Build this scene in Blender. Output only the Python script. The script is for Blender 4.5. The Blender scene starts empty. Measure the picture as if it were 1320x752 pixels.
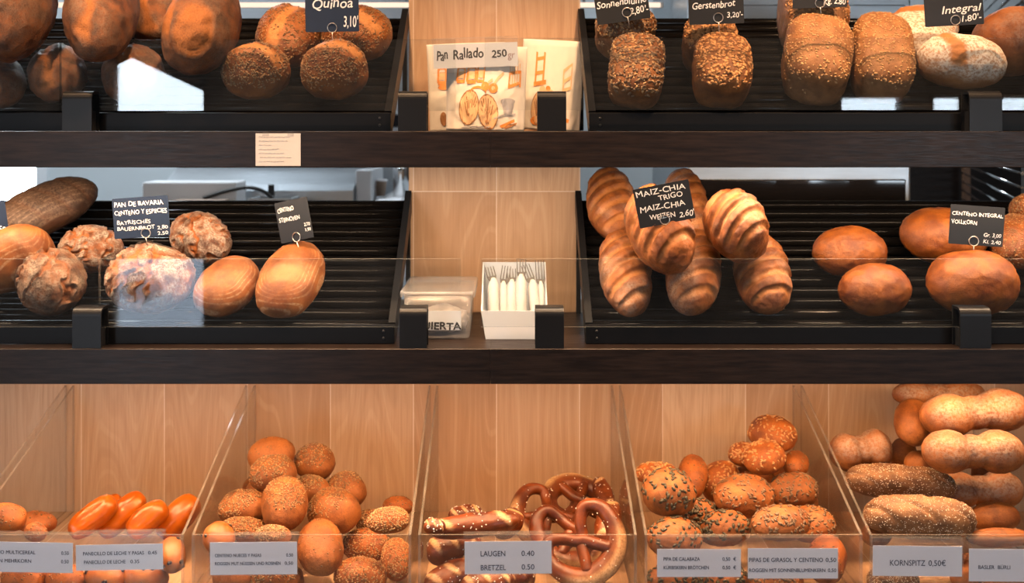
import bpy, bmesh, math, random
import numpy as np
from mathutils import Vector, Matrix, noise

C = bpy.context.scene.collection
SC = bpy.context.scene
PI = math.pi
random.seed(7)

# ------------------------------------------------------------------ camera, sky, light, exposure
FPX = 1440.0            # focal length in pixels of the 1320 px wide frame
HX, HY = 660.0, 164.0   # principal point / horizon row
CZ = 1.55               # eye height
cd = bpy.data.cameras.new('camera')
cam = bpy.data.objects.new('camera', cd)
C.objects.link(cam)
cam.location = (0, -2.0, CZ)
cam.rotation_euler = (PI / 2, 0, 0)
cd.sensor_width = 36.0
cd.lens = 36.0 * FPX / 1320.0
cd.shift_y = -(376 - HY) / 1320.0
cd.clip_start = 0.05
cd.dof.use_dof = True
cd.dof.focus_distance = 2.02
cd.dof.aperture_fstop = 4.0
SC.camera = cam

SC.view_settings.view_transform = 'Standard'
SC.view_settings.look = 'None'
SC.view_settings.exposure = 0.0
SC.view_settings.gamma = 1.0
SC.view_settings.use_curve_mapping = False
SC.cycles.transparent_max_bounces = 24
SC.cycles.max_bounces = 8
SC.cycles.use_denoising = True
SC.cycles.sample_clamp_indirect = 4.0

W = bpy.data.worlds.new('sky')
SC.world = W
W.use_nodes = True
bgn = W.node_tree.nodes['Background']
bgn.inputs[0].default_value = (0.78, 0.89, 1.0, 1)
bgn.inputs[1].default_value = 19.0

LED_TOP, LED_BIN, SPOT, ROOMLAMP = 19.5, 10.5, 122.0, 12.0
WARM = (1.0, 0.60, 0.32)
WARM_BIN = (1.0, 0.58, 0.29)
WARM_MID = (1.0, 0.70, 0.45)


def area(name, loc, rot, sx, sy, power, col, parent=None, portal=False, spread=None):
    l = bpy.data.lights.new(name, 'AREA')
    l.shape = 'RECTANGLE'
    l.size, l.size_y = sx, sy
    l.energy = power
    l.color = col
    if spread: l.spread = spread
    if portal: l.cycles.is_portal = True
    o = bpy.data.objects.new(name, l)
    C.objects.link(o)
    o.location = loc
    o.rotation_euler = rot
    if parent: o.parent = parent
    return o


# ------------------------------------------------------------------ helpers
def X_(px, y): return (px - HX) / FPX * (2.0 + y)
def Z_(py, y): return CZ - (py - HY) / FPX * (2.0 + y)
def P_(px, py, y): return Vector((X_(px, y), y, Z_(py, y)))


def tag(o, label=None, cat=None, group=None, kind=None):
    if label: o['label'] = label
    if cat: o['category'] = cat
    if group: o['group'] = group
    if kind: o['kind'] = kind
    return o


def empty(name, loc=(0, 0, 0), label=None, cat=None, group=None):
    o = bpy.data.objects.new(name, None)
    o.empty_display_size = 0.02
    C.objects.link(o)
    o.location = loc
    return tag(o, label, cat, group)


def link(name, me, mats=None, parent=None, smooth=False):
    for m in (mats if isinstance(mats, (list, tuple)) else [mats] if mats else []):
        me.materials.append(m)
    if smooth:
        me.polygons.foreach_set('use_smooth', [True] * len(me.polygons))
    o = bpy.data.objects.new(name, me)
    C.objects.link(o)
    if parent: o.parent = parent
    return o


def npmesh(name, V, F):
    """triangle mesh from numpy arrays"""
    me = bpy.data.meshes.new(name)
    V = np.asarray(V, dtype=np.float32); F = np.asarray(F, dtype=np.int32)
    me.vertices.add(len(V)); me.vertices.foreach_set('co', V.ravel())
    me.loops.add(F.size); me.loops.foreach_set('vertex_index', F.ravel())
    me.polygons.add(len(F))
    me.polygons.foreach_set('loop_start', np.arange(0, F.size, F.shape[1], dtype=np.int32))
    me.polygons.foreach_set('loop_total', np.full(len(F), F.shape[1], dtype=np.int32))
    me.update(calc_edges=True)
    return me


class MB:
    """collects boxes, prisms and tubes; build() links them as one mesh object"""
    def __init__(s): s.bm = bmesh.new()

    def box(s, x0, y0, z0, x1, y1, z1, m=None, mi=0, bev=0.0):
        v = []
        for x in (x0, x1):
            for y in (y0, y1):
                for z in (z0, z1):
                    p = Vector((x, y, z))
                    v.append(s.bm.verts.new(m @ p if m else p))
        fs = []
        for q in ((0, 1, 3, 2), (4, 6, 7, 5), (0, 4, 5, 1), (2, 3, 7, 6), (0, 2, 6, 4), (1, 5, 7, 3)):
            f = s.bm.faces.new([v[i] for i in q]); f.material_index = mi; fs.append(f)
        if bev > 0:
            es = list({e for f in fs for e in f.edges})
            bmesh.ops.bevel(s.bm, geom=es, offset=bev, segments=2, affect='EDGES', profile=0.5)
        return s

    def prism(s, prof, axis, t0, t1, mi=0, edge_mi=None, m=None):
        """extrude a 2D profile: axis 'x' takes (y,z) points, 'y' takes (x,z), 'z' takes (x,y)"""
        def mk(p, t):
            v = {'x': (t, p[0], p[1]), 'y': (p[0], t, p[1]), 'z': (p[0], p[1], t)}[axis]
            v = Vector(v)
            return s.bm.verts.new(m @ v if m else v)
        a = [mk(p, t0) for p in prof]; b = [mk(p, t1) for p in prof]
        n = len(prof)
        f = s.bm.faces.new(a); f.material_index = mi
        f = s.bm.faces.new(b[::-1]); f.material_index = mi
        for i in range(n):
            j = (i + 1) % n
            f = s.bm.faces.new([a[j], a[i], b[i], b[j]])
            f.material_index = mi if edge_mi is None else edge_mi
        return s

    def tube(s, pts, r, seg=8, cap=True, rs=None, mi=0, closed=False):
        pts = [Vector(p) for p in pts]; n = len(pts)
        rings = []; up = None
        for i, p in enumerate(pts):
            if closed: t = pts[(i + 1) % n] - pts[i - 1]
            else: t = pts[min(i + 1, n - 1)] - pts[max(i - 1, 0)]
            t.normalize()
            if up is None:
                up = Vector((0, 0, 1)) if abs(t.z) < 0.9 else Vector((0, 1, 0))
            u = (up - t * up.dot(t)).normalized(); w = t.cross(u); up = u
            rr = rs[i] if rs is not None else r
            rings.append([s.bm.verts.new(p + (u * math.cos(2 * PI * k / seg) + w * math.sin(2 * PI * k / seg)) * rr) for k in range(seg)])
        for i in range(n if closed else n - 1):
            A, B = rings[i], rings[(i + 1) % n]
            for k in range(seg):
                f = s.bm.faces.new([A[k], A[(k + 1) % seg], B[(k + 1) % seg], B[k]]); f.smooth = True; f.material_index = mi
        if cap and not closed:
            f = s.bm.faces.new(rings[0][::-1]); f.material_index = mi
            f = s.bm.faces.new(rings[-1]); f.material_index = mi
        return s

    def lathe(s, prof, seg=24, m=None, mi=0):
        """revolve (r, z) points about z"""
        rings = []
        for r, z in prof:
            ring = []
            for k in range(seg):
                v = Vector((r * math.cos(2 * PI * k / seg), r * math.sin(2 * PI * k / seg), z))
                ring.append(s.bm.verts.new(m @ v if m else v))
            rings.append(ring)
        for A, B in zip(rings, rings[1:]):
            for k in range(seg):
                f = s.bm.faces.new([A[k], A[(k + 1) % seg], B[(k + 1) % seg], B[k]]); f.smooth = True; f.material_index = mi
        f = s.bm.faces.new(rings[0][::-1]); f.material_index = mi
        f = s.bm.faces.new(rings[-1]); f.material_index = mi
        return s

    def build(s, name, mats, parent=None):
        me = bpy.data.meshes.new(name)
        bmesh.ops.recalc_face_normals(s.bm, faces=s.bm.faces[:])
        s.bm.to_mesh(me); s.bm.free()
        return link(name, me, mats, parent)


# ------------------------------------------------------------------ materials
class NT:
    def __init__(s, name):
        s.m = bpy.data.materials.new(name); s.m.use_nodes = True
        s.t = s.m.node_tree; s.n = s.t.nodes; s.n.clear()
        s.out = s.n.new('ShaderNodeOutputMaterial')

    def a(s, typ, **kw):
        n = s.n.new(typ)
        for k, v in kw.items():
            if k.startswith('i_'):
                key = k[2:]
                key = int(key) if key.isdigit() else key.replace('_', ' ')
                n.inputs[key].default_value = v
            else: setattr(n, k, v)
        return n

    def l(s, a, b): s.t.links.new(a, b)

    def math(s, op, a, b=None):
        n = s.a('ShaderNodeMath', operation=op)
        for i, v in enumerate((a, b)):
            if v is None: continue
            if isinstance(v, (int, float)): n.inputs[i].default_value = v
            else: s.l(v, n.inputs[i])
        return n.outputs[0]

    def mix(s, f, a, b):
        n = s.a('ShaderNodeMix', data_type='RGBA')
        for i, v in ((0, f), (6, a), (7, b)):
            if isinstance(v, (int, float)): n.inputs[i].default_value = v
            elif isinstance(v, (tuple, list)): n.inputs[i].default_value = (*v[:3], 1)
            else: s.l(v, n.inputs[i])
        return n.outputs[2]

    def ramp(s, f, lo, hi, a=0.0, b=1.0):
        n = s.a('ShaderNodeMapRange', interpolation_type='SMOOTHSTEP')
        n.inputs[1].default_value = lo; n.inputs[2].default_value = hi
        n.inputs[3].default_value = a; n.inputs[4].default_value = b
        s.l(f, n.inputs[0])
        return n.outputs[0]

    def coord(s, scale=(1, 1, 1), kind='Object'):
        tc = s.a('ShaderNodeTexCoord'); mp = s.a('ShaderNodeMapping')
        s.l(tc.outputs[kind], mp.inputs[0]); mp.inputs['Scale'].default_value = scale
        return mp.outputs[0]

    def noise(s, co, scale, detail=4, rough=0.55):
        n = s.a('ShaderNodeTexNoise'); n.inputs['Scale'].default_value = scale
        n.inputs['Detail'].default_value = detail; n.inputs['Roughness'].default_value = rough
        s.l(co, n.inputs['Vector'])
        return n.outputs[0]

    def attr(s, name):
        return s.a('ShaderNodeAttribute', attribute_name=name).outputs['Fac']


def bsdf(t, col, rough=0.5, metal=0.0, spec=None, bump=None, bstr=0.3, bdist=0.002, **kw):
    p = t.a('ShaderNodeBsdfPrincipled')
    if isinstance(col, (tuple, list)): p.inputs['Base Color'].default_value = (*col[:3], 1)
    else: t.l(col, p.inputs['Base Color'])
    if isinstance(rough, (int, float)): p.inputs['Roughness'].default_value = rough
    else: t.l(rough, p.inputs['Roughness'])
    p.inputs['Metallic'].default_value = metal
    if spec is not None: p.inputs['Specular IOR Level'].default_value = spec
    for k, v in kw.items(): p.inputs[k.replace('_', ' ')].default_value = v
    if bump is not None:
        b = t.a('ShaderNodeBump'); b.inputs['Strength'].default_value = bstr; b.inputs['Distance'].default_value = bdist
        t.l(bump, b.inputs['Height']); t.l(b.outputs[0], p.inputs['Normal'])
    t.l(p.outputs[0], t.out.inputs[0])
    return t.m


def plain(name, col, rough=0.5, metal=0.0, var=0.12, scale=30, spec=None, bstr=0.1, stretch=(1, 1, 1), **kw):
    t = NT(name)
    n = t.noise(t.coord(stretch), scale)
    c = t.mix(n, tuple(x * (1 - var) for x in col), tuple(min(1, x * (1 + var)) for x in col))
    return bsdf(t, c, rough, metal, spec, n, bstr, 0.001, **kw)


def emis(name, col, s):
    t = NT(name)
    e = t.a('ShaderNodeEmission'); e.inputs[0].default_value = (*col, 1); e.inputs[1].default_value = s
    t.l(e.outputs[0], t.out.inputs[0])
    return t.m


def clear(name, tint=(0.97, 0.98, 0.98), ior=1.5, haze=0.0, hazecol=(0.8, 0.8, 0.8), rough=0.0):
    """thin clear sheet: transparent with fresnel gloss and a little surface haze"""
    t = NT(name)
    tr = t.a('ShaderNodeBsdfTransparent'); tr.inputs[0].default_value = (*tint, 1)
    gl = t.a('ShaderNodeBsdfGlossy'); gl.inputs['Roughness'].default_value = rough
    fr = t.a('ShaderNodeFresnel')
    ge = t.a('ShaderNodeNewGeometry')   # the ray is not bent, so both faces use the outside angle
    t.l(t.math('ADD', t.math('MULTIPLY', ge.outputs['Backfacing'], 1 / ior - ior), ior), fr.inputs[0])
    mx = t.a('ShaderNodeMixShader')
    t.l(fr.outputs[0], mx.inputs[0]); t.l(tr.outputs[0], mx.inputs[1]); t.l(gl.outputs[0], mx.inputs[2])
    last = mx.outputs[0]
    if haze > 0:
        df = t.a('ShaderNodeBsdfDiffuse'); df.inputs[0].default_value = (*hazecol, 1)
        n = t.noise(t.coord(), 18)
        m2 = t.a('ShaderNodeMixShader')
        t.l(t.ramp(n, 0.2, 0.8, haze * 0.6, haze * 1.4), m2.inputs[0])
        t.l(last, m2.inputs[1]); t.l(df.outputs[0], m2.inputs[2]); last = m2.outputs[0]
    t.l(last, t.out.inputs[0])
    return t.m


def bread(name, dark, light, crumb=(0.55, 0.3, 0.12), flour=(0.75, 0.66, 0.55), rough=0.55, spk=0.35, fl=1.0,
          rings=0.0, bstr=0.5, scale=22, coat=0.0):
    """crust: blotchy brown, speckled; 'cut' shows crumb, 'flour' dusts, 'rad' draws proving-basket rings"""
    t = NT(name)
    co = t.coord()
    oi = t.a('ShaderNodeObjectInfo')
    add = t.a('ShaderNodeVectorMath', operation='ADD'); t.l(co, add.inputs[0])
    sc = t.a('ShaderNodeVectorMath', operation='SCALE'); sc.inputs[3].default_value = 13.0
    cmb = t.a('ShaderNodeCombineXYZ'); t.l(oi.outputs['Random'], cmb.inputs[0]); t.l(oi.outputs['Random'], cmb.inputs[2])
    t.l(cmb.outputs[0], sc.inputs[0]); t.l(sc.outputs[0], add.inputs[1]); co = add.outputs[0]
    n1 = t.noise(co, scale, 5, 0.6)
    n2 = t.noise(co, scale * 9, 4, 0.7)
    n3 = t.noise(co, scale * 26, 3, 0.7)
    c = t.mix(t.ramp(n1, 0.33, 0.68), dark, light)
    c = t.mix(t.math('MULTIPLY', t.ramp(n2, 0.5, 0.72), spk), c, tuple(x * 0.45 for x in dark))
    c = t.mix(t.math('MULTIPLY', t.ramp(n3, 0.56, 0.7), spk * 0.7), c, tuple(min(1, x * 1.6) for x in light))
    c = t.mix(t.math('MULTIPLY', t.attr('cut'), t.ramp(n2, 0.25, 0.6, 0.35, 1.0)), c, crumb)
    f = t.attr('flour')
    if rings > 0:
        sn = t.math('SINE', t.math('MULTIPLY', t.attr('rad'), rings))
        f = t.math('ADD', f, t.math('MULTIPLY', t.ramp(sn, 0.25, 0.9), t.math('MULTIPLY', t.attr('ringm'), t.ramp(n1, 0.35, 0.6, 0.3, 0.9))))
    ff = t.math('MULTIPLY', t.math('MULTIPLY', f, fl), t.ramp(n2, 0.36, 0.62, 0.15, 1.0))
    ff = t.math('MINIMUM', ff, 0.95)
    c = t.mix(ff, c, flour)
    h = t.math('ADD', t.math('MULTIPLY', n2, 0.7), t.math('MULTIPLY', n3, 0.4))
    m = bsdf(t, c, rough, 0, 0.4, h, bstr, 0.003)
    if coat:
        p = [n for n in t.n if n.type == 'BSDF_PRINCIPLED'][0]
        p.inputs['Coat Weight'].default_value = coat; p.inputs['Coat Roughness'].default_value = 0.18
    return m


def dark_wood():
    t = NT('dark_wood')
    co = t.coord((1.2, 14, 14))
    n = t.noise(co, 9, 6, 0.65)
    n2 = t.noise(t.coord((3, 60, 60)), 10, 3)
    c = t.mix(t.ramp(n, 0.3, 0.7), (0.007, 0.0045, 0.0038), (0.021, 0.0130, 0.0102))
    return bsdf(t, c, t.ramp(n2, 0.3, 0.7, 0.30, 0.44), 0, 0.2, n2, 0.12, 0.001)


def oak():
    """pale laminate planks 178 mm wide with thin light joints; seam positions in world X"""
    t = NT('oak_panel')
    tc = t.a('ShaderNodeTexCoord'); sx = t.a('ShaderNodeSeparateXYZ'); t.l(tc.outputs['Object'], sx.inputs[0])
    u = t.math('DIVIDE', t.math('ADD', sx.outputs[0], 0.0333 + 17.8), 0.178)
    idx = t.math('FLOOR', u); fr = t.math('FRACT', u)
    up = t.math('GREATER_THAN', sx.outputs[2], 1.412)
    key = t.math('ADD', idx, t.math('MULTIPLY', up, 37.0))
    wn = t.a('ShaderNodeTexWhiteNoise', noise_dimensions='1D'); t.l(key, wn.inputs['W'])
    rnd = wn.outputs['Value']
    cb = t.a('ShaderNodeCombineXYZ')
    t.l(t.math('ADD', sx.outputs[0], t.math('MULTIPLY', rnd, 7.0)), cb.inputs[0])
    t.l(t.math('MULTIPLY', rnd, 3.0), cb.inputs[1])
    t.l(t.math('ADD', t.math('MULTIPLY', sx.outputs[2], 0.13), t.math('MULTIPLY', rnd, 11.0)), cb.inputs[2])
    big = t.noise(cb.outputs[0], 5.5, 2, 0.4)
    lines = t.math('SINE', t.math('MULTIPLY', big, 150.0))
    cb2 = t.a('ShaderNodeCombineXYZ')
    t.l(t.math('MULTIPLY', sx.outputs[0], 1.0), cb2.inputs[0]); t.l(rnd, cb2.inputs[1])
    t.l(t.math('MULTIPLY', sx.outputs[2], 0.03), cb2.inputs[2])
    fib = t.noise(cb2.outputs[0], 260, 3, 0.6)
    c = t.mix(rnd, (0.44, 0.255, 0.14), (0.63, 0.43, 0.28))
    c = t.mix(t.math('MULTIPLY', t.ramp(lines, 0.80, 1.0), 0.22), c, (0.66, 0.47, 0.31))
    c = t.mix(t.math('MULTIPLY', t.ramp(lines, -1.0, -0.5, 1.0, 0.0), 0.16), c, (0.32, 0.165, 0.08))
    c = t.mix(t.ramp(fib, 0.40, 0.75, 0.0, 0.32), c, (0.32, 0.165, 0.08))
    seam = t.math('LESS_THAN', t.math('ABSOLUTE', t.math('SUBTRACT', fr, 0.5)), 0.4955)
    zs = t.math('GREATER_THAN', t.math('ABSOLUTE', t.math('SUBTRACT', sx.outputs[2], 1.412)), 0.0009)
    c = t.mix(t.math('MULTIPLY', t.math('MULTIPLY', seam, zs), 1.0), (0.74, 0.60, 0.47), c)
    return bsdf(t, c, 0.42, 0, 0.4, fib, 0.05, 0.001)


M = dict(
    wood=dark_wood(), oak=oak(),
    black=plain('black_metal', (0.007, 0.007, 0.008), 0.42, 0.0, scale=60, spec=0.12),
    rod=plain('rack_tube', (0.005, 0.0045, 0.0045), 0.18, 0.0, scale=60, spec=0.10),
    clampm=plain('bracket_metal', (0.008, 0.008, 0.009), 0.36, 0.0, scale=80, spec=0.2),
    glass=clear('pane_glass', (0.965, 0.975, 0.975), 1.5, 0.006, (0.6, 0.62, 0.65)),
    edge=clear('pane_edge', (0.45, 0.5, 0.5), 1.5, 0.10, (0.75, 0.8, 0.8), 0.1),
    acry=clear('acrylic', (0.985, 0.98, 0.97), 1.28, 0.010, (0.7, 0.6, 0.5)),
    acryedge=clear('acrylic_edge', (0.80, 0.74, 0.68), 1.4, 0.10, (0.9, 0.82, 0.72), 0.2),
    sleeve=clear('label_sleeve', (0.98, 0.98, 0.98), 1.45, 0.02, (0.85, 0.85, 0.86), 0.05),
    paper=plain('white_card', (0.64, 0.65, 0.73), 0.6, var=0.03, scale=12, bstr=0.02),
    noteP=plain('note_paper', (0.60, 0.56, 0.52), 0.75, var=0.08, scale=25, bstr=0.3),
    ink=plain('printed_ink', (0.03, 0.03, 0.06), 0.6, scale=40),
    inkfaint=plain('faint_ink', (0.36, 0.31, 0.30), 0.7, scale=40),
    marker=plain('black_marker', (0.012, 0.012, 0.014), 0.55, scale=40),
    markerfade=plain('faded_marker', (0.33, 0.25, 0.24), 0.6, scale=40),
    chalk=plain('chalk_pen', (0.75, 0.74, 0.72), 0.8, var=0.15, scale=300),
    board=plain('sign_black', (0.014, 0.0135, 0.014), 0.42, scale=50, spec=0.35),
    boardN=plain('sign_navy', (0.012, 0.020, 0.042), 0.42, scale=50, spec=0.35),
    wire=plain('clip_wire', (0.62, 0.55, 0.48), 0.28, 0.9, scale=50),
    chrome=plain('chrome', (0.75, 0.75, 0.76), 0.15, 1.0, scale=20),
    steel=plain('brushed_steel', (0.42, 0.45, 0.48), 0.35, 0.85, scale=14, stretch=(1, 1, 12)),
    bagp=plain('bag_paper', (0.80, 0.72, 0.62), 0.65, var=0.04, scale=40, bstr=0.25),
    printO=plain('orange_print', (0.78, 0.27, 0.05), 0.65, var=0.15, scale=60),
    printP=plain('pale_orange_print', (0.80, 0.50, 0.26), 0.65, var=0.12, scale=60),
    printB=plain('brown_print', (0.36, 0.16, 0.06), 0.65, var=0.15, scale=60),
    printG=plain('grey_print', (0.45, 0.42, 0.42), 0.65, var=0.1, scale=60),
    whitep=plain('white_plastic', (0.55, 0.57, 0.60), 0.35, var=0.03, scale=10),
    napkin=plain('napkin', (0.58, 0.54, 0.50), 0.85, var=0.04, scale=90, bstr=0.4),
    frost=clear('frosted_plastic', (0.88, 0.86, 0.84), 1.45, 0.13, (0.78, 0.76, 0.74), 0.25),
    scrap=plain('bag_film', (0.55, 0.5, 0.46), 0.4, var=0.3, scale=30),
    wallw=plain('painted_wall', (0.55, 0.60, 0.63), 0.8, var=0.04, scale=4),
    wallroom=plain('room_wall', (0.16, 0.13, 0.11), 0.8, var=0.05, scale=3),
    ceil=plain('ceiling_paint', (0.35, 0.33, 0.31), 0.85, var=0.03, scale=3),
    oakfloor=None,
    floorm=plain('floor_tile', (0.22, 0.18, 0.15), 0.4, var=0.15, scale=5),
    frame=plain('white_frame', (0.75, 0.77, 0.8), 0.4, var=0.02, scale=8),
    ovenblk=plain('oven_glass', (0.012, 0.011, 0.012), 0.06, 0.0, scale=6, spec=0.6, bstr=0.0),
    rubber=plain('black_rubber', (0.015, 0.015, 0.016), 0.5, scale=40),
    greyp=plain('grey_plastic', (0.36, 0.40, 0.43), 0.45, scale=12),
    cardb=plain('brown_box', (0.30, 0.22, 0.17), 0.8, var=0.08, scale=20),
    copper=plain('brown_post', (0.22, 0.11, 0.06), 0.5, scale=20),
    forkm=plain('fork_steel', (0.045, 0.036, 0.030), 0.45, 0.3, scale=20),
    pave=plain('street_paving', (0.30, 0.32, 0.36), 0.8, scale=3),
    awn=plain('awning_cloth', (0.10, 0.08, 0.07), 0.8, scale=8),
    led=emis('led_diffuser', (1.0, 0.72, 0.45), 6.0),
    tube=emis('warm_tube', (1.0, 0.78, 0.6), 1.25),
    # crusts
    rye=bread('floured_rye_crust', (0.055, 0.015, 0.005), (0.21, 0.062, 0.013), (0.36, 0.12, 0.024), (0.27, 0.19, 0.13), spk=0.75, fl=0.75, scale=34, bstr=1.0),
    round=bread('golden_round_crust', (0.13, 0.034, 0.006), (0.27, 0.082, 0.014), (0.44, 0.18, 0.05), spk=0.3),
    dark=bread('dark_crust', (0.020, 0.008, 0.004), (0.055, 0.021, 0.009), (0.09, 0.03, 0.01), (0.16, 0.10, 0.065), spk=0.4, rings=70, fl=0.6),
    crack=bread('cracked_crust', (0.055, 0.016, 0.005), (0.26, 0.075, 0.014), (0.34, 0.095, 0.014), (0.46, 0.37, 0.29), spk=0.5, fl=0.9, bstr=0.9, scale=30),
    crackd=bread('dark_cracked_crust', (0.035, 0.012, 0.005), (0.17, 0.055, 0.014), (0.24, 0.07, 0.014), (0.30, 0.22, 0.16), spk=0.5, fl=0.8, bstr=0.9, scale=30),
    basket=bread('basket_ringed_crust', (0.15, 0.038, 0.007), (0.31, 0.100, 0.020), (0.36, 0.14, 0.035), (0.50, 0.34, 0.21), spk=0.25, rings=110, fl=0.7, bstr=0.3),
    maize=bread('maize_loaf_crust', (0.11, 0.027, 0.005), (0.29, 0.088, 0.017), (0.34, 0.125, 0.030), spk=0.5, scale=30),
    bun=bread('glossy_bun_crust', (0.13, 0.028, 0.0035), (0.26, 0.074, 0.009), spk=0.5, rough=0.45, bstr=0.5, scale=32),
    tin=bread('tin_loaf_crust', (0.12, 0.038, 0.009), (0.25, 0.090, 0.022), spk=0.4, scale=35),
    tinl=bread('pale_tin_loaf_crust', (0.18, 0.070, 0.022), (0.30, 0.135, 0.05), spk=0.45, scale=35),
    white=bread('white_floured_crust', (0.26, 0.095, 0.025), (0.42, 0.18, 0.06), (0.40, 0.15, 0.04), (0.74, 0.64, 0.54), spk=0.2, fl=1.1),
    roll=bread('roll_crust', (0.18, 0.042, 0.006), (0.38, 0.102, 0.014), spk=0.4, scale=30),
    rolltan=bread('tan_roll_crust', (0.19, 0.054, 0.010), (0.34, 0.105, 0.021), spk=0.5, scale=30),
    milk=bread('milk_roll_crust', (0.48, 0.095, 0.003), (0.62, 0.15, 0.006), spk=0.08, rough=0.32, bstr=0.06, scale=14, coat=0.3),
    laugen=bread('lye_crust', (0.075, 0.0135, 0.0025), (0.20, 0.042, 0.006), (0.56, 0.32, 0.15), spk=0.22, rough=0.42, bstr=0.15, scale=24, coat=0.12),
    burli=bread('floured_bun_crust', (0.14, 0.036, 0.006), (0.33, 0.105, 0.020), (0.36, 0.12, 0.03), (0.46, 0.37, 0.29), spk=0.45, fl=0.48),
    korn=bread('stick_crust', (0.13, 0.052, 0.018), (0.26, 0.115, 0.042), spk=0.5, scale=34),
    raisinr=bread('raisin_roll_crust', (0.27, 0.070, 0.011), (0.40, 0.135, 0.032), spk=0.12, rough=0.4, bstr=0.2),
    # seeds
    sesame=plain('sesame_seed', (0.46, 0.26, 0.11), 0.5, var=0.35, scale=250),
    sun=plain('sunflower_seed', (0.17, 0.095, 0.048), 0.5, var=0.5, scale=200),
    pump=plain('pumpkin_seed', (0.06, 0.045, 0.022), 0.45, var=0.45, scale=160),
    mixs=plain('mixed_seed', (0.21, 0.11, 0.045), 0.5, var=0.8, scale=170),
    oat=plain('oat_flake', (0.44, 0.21, 0.075), 0.6, var=0.5, scale=160),
    salt=plain('salt_grain', (0.85, 0.8, 0.74), 0.5, var=0.05, scale=100),
    poppy=plain('pale_seed', (0.70, 0.58, 0.44), 0.6, var=0.25, scale=200),
    raisin=plain('raisin_skin', (0.03, 0.012, 0.012), 0.4, var=0.3, scale=200),
)

# ------------------------------------------------------------------ the room
def wall_holes(name, axis, at, thick, u0, u1, z0, z1, holes, mat):
    """wall in the plane axis=at with rectangular openings (u0,u1,z0,z1), one mesh"""
    mb = MB()
    us = sorted({u0, u1, *[h[0] for h in holes], *[h[1] for h in holes]})
    zs = sorted({z0, z1, *[h[2] for h in holes], *[h[3] for h in holes]})
    for a, b in zip(us, us[1:]):
        for c, d in zip(zs, zs[1:]):
            cu, cz = (a + b) / 2, (c + d) / 2
            if any(h[0] < cu < h[1] and h[2] < cz < h[3] for h in holes): continue
            if axis == 'y': mb.box(a, at, c, b, at + thick, d)
            else: mb.box(at, a, c, at + thick, b, d)
    bmesh.ops.remove_doubles(mb.bm, verts=mb.bm.verts[:], dist=1e-5)
    return tag(mb.build(name, mat), kind='structure')


RX, RY0, RY1, RZ = 3.6, -4.1, 3.2, 2.9
tag(MB().box(-RX, RY0, -0.1, RX, RY1, 0).build('floor', M['floorm']), kind='structure')
tag(MB().box(-RX, RY0, RZ, RX, RY1, RZ + 0.1).build('ceiling', M['ceil']), kind='structure')
FILLWIN = (-2.6, -1.8, 1.3, 1.95)  # unseen side opening, added to let in cool fill light from the left
wall_holes('wall_left', 'x', -RX - 0.1, 0.1, RY0, RY1, 0, RZ, [FILLWIN], M['wallroom'])
area('left_fill_daylight', (-RX - 0.05, (FILLWIN[0] + FILLWIN[1]) / 2, (FILLWIN[2] + FILLWIN[3]) / 2), (PI / 2, 0, -PI / 2), FILLWIN[1] - FILLWIN[0], FILLWIN[3] - FILLWIN[2], 1, (1, 1, 1), portal=True)
wall_holes('wall_right', 'x', RX, 0.1, RY0, RY1, 0, RZ, [], M['wallroom'])
DOOR = (-2.155, -1.675, 0.02, 1.99)
WINB = (1.78, 2.12, 1.1, 1.722)
WINC = (2.28, 2.95, 1.1, 1.722)
wall_holes('wall_front', 'y', RY0 + 0.04, 0.06, -RX, RX, 0, RZ, [DOOR, WINB, WINC], M['wallroom'])
BWIN = (-3.2, -2.18, 1.17, 1.95)
BWIN2 = (0.92, 1.10, 1.30, 1.50)
wall_holes('wall_back', 'y', RY1, 0.1, -RX, RX, 0, RZ, [BWIN], M['wallw'])


def window_n(name, r, y, t=0.03, d=0.06, bars=0):
    mb = MB()
    x0, x1, z0, z1 = r
    mb.box(x0, y, z0, x0 + t, y + d, z1).box(x1 - t, y, z0, x1, y + d, z1)
    mb.box(x0 + t, y, z0, x1 - t, y + d, z0 + t).box(x0 + t, y, z1 - t, x1 - t, y + d, z1)
    for k in range(bars):
        c = x0 + (x1 - x0) * (k + 1) / (bars + 1)
        mb.box(c - t / 2, y, z0 + t, c + t / 2, y + d, z1 - t)
    o = tag(mb.build(name, M['frame']), kind='structure')
    p = MB().box(x0 + t, y + d * 0.45, z0 + t, x1 - t, y + d * 0.55, z1 - t).build('window_pane', M['glass'], o)
    return o


window_n('window_1', (BWIN[0] - 0.02, BWIN[1] + 0.02, BWIN[2] - 0.02, BWIN[3] + 0.02), RY1 - 0.02, 0.05, 0.08, 0)
window_n('window_2', WINB, RY0 + 0.02, 0.015)
window_n('window_3', WINC, RY0 + 0.02, 0.015)
for nm, r, y, rot in (('door_daylight', DOOR, RY0 + 0.03, PI / 2), ('front_daylight', WINB, RY0 + 0.0, PI / 2), ('side_daylight', WINC, RY0, PI / 2),
                      ('back_daylight', BWIN, RY1 + 0.12, -PI / 2)):
    area(nm, ((r[0] + r[1]) / 2, y, (r[2] + r[3]) / 2), (rot, 0, 0), r[1] - r[0], r[3] - r[2], 1, (1, 1, 1), portal=True)
# the street outside and an unseen awning shaped to slant the door's reflection
tag(MB().box(-9, -16, -0.35, 9, RY0 - 0.25, -0.2).build('street_paving', M['pave']), kind='structure')
aw = MB().prism([(-3.2, 2.4335), (-1.4, 1.597), (-1.4, 2.9), (-3.2, 2.9)], 'y', RY0 - 0.16, RY0 - 0.10)
tag(aw.build('awning', M['awn']), 'dark unseen awning shaped to slant the reflected door daylight', 'awning')

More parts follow.
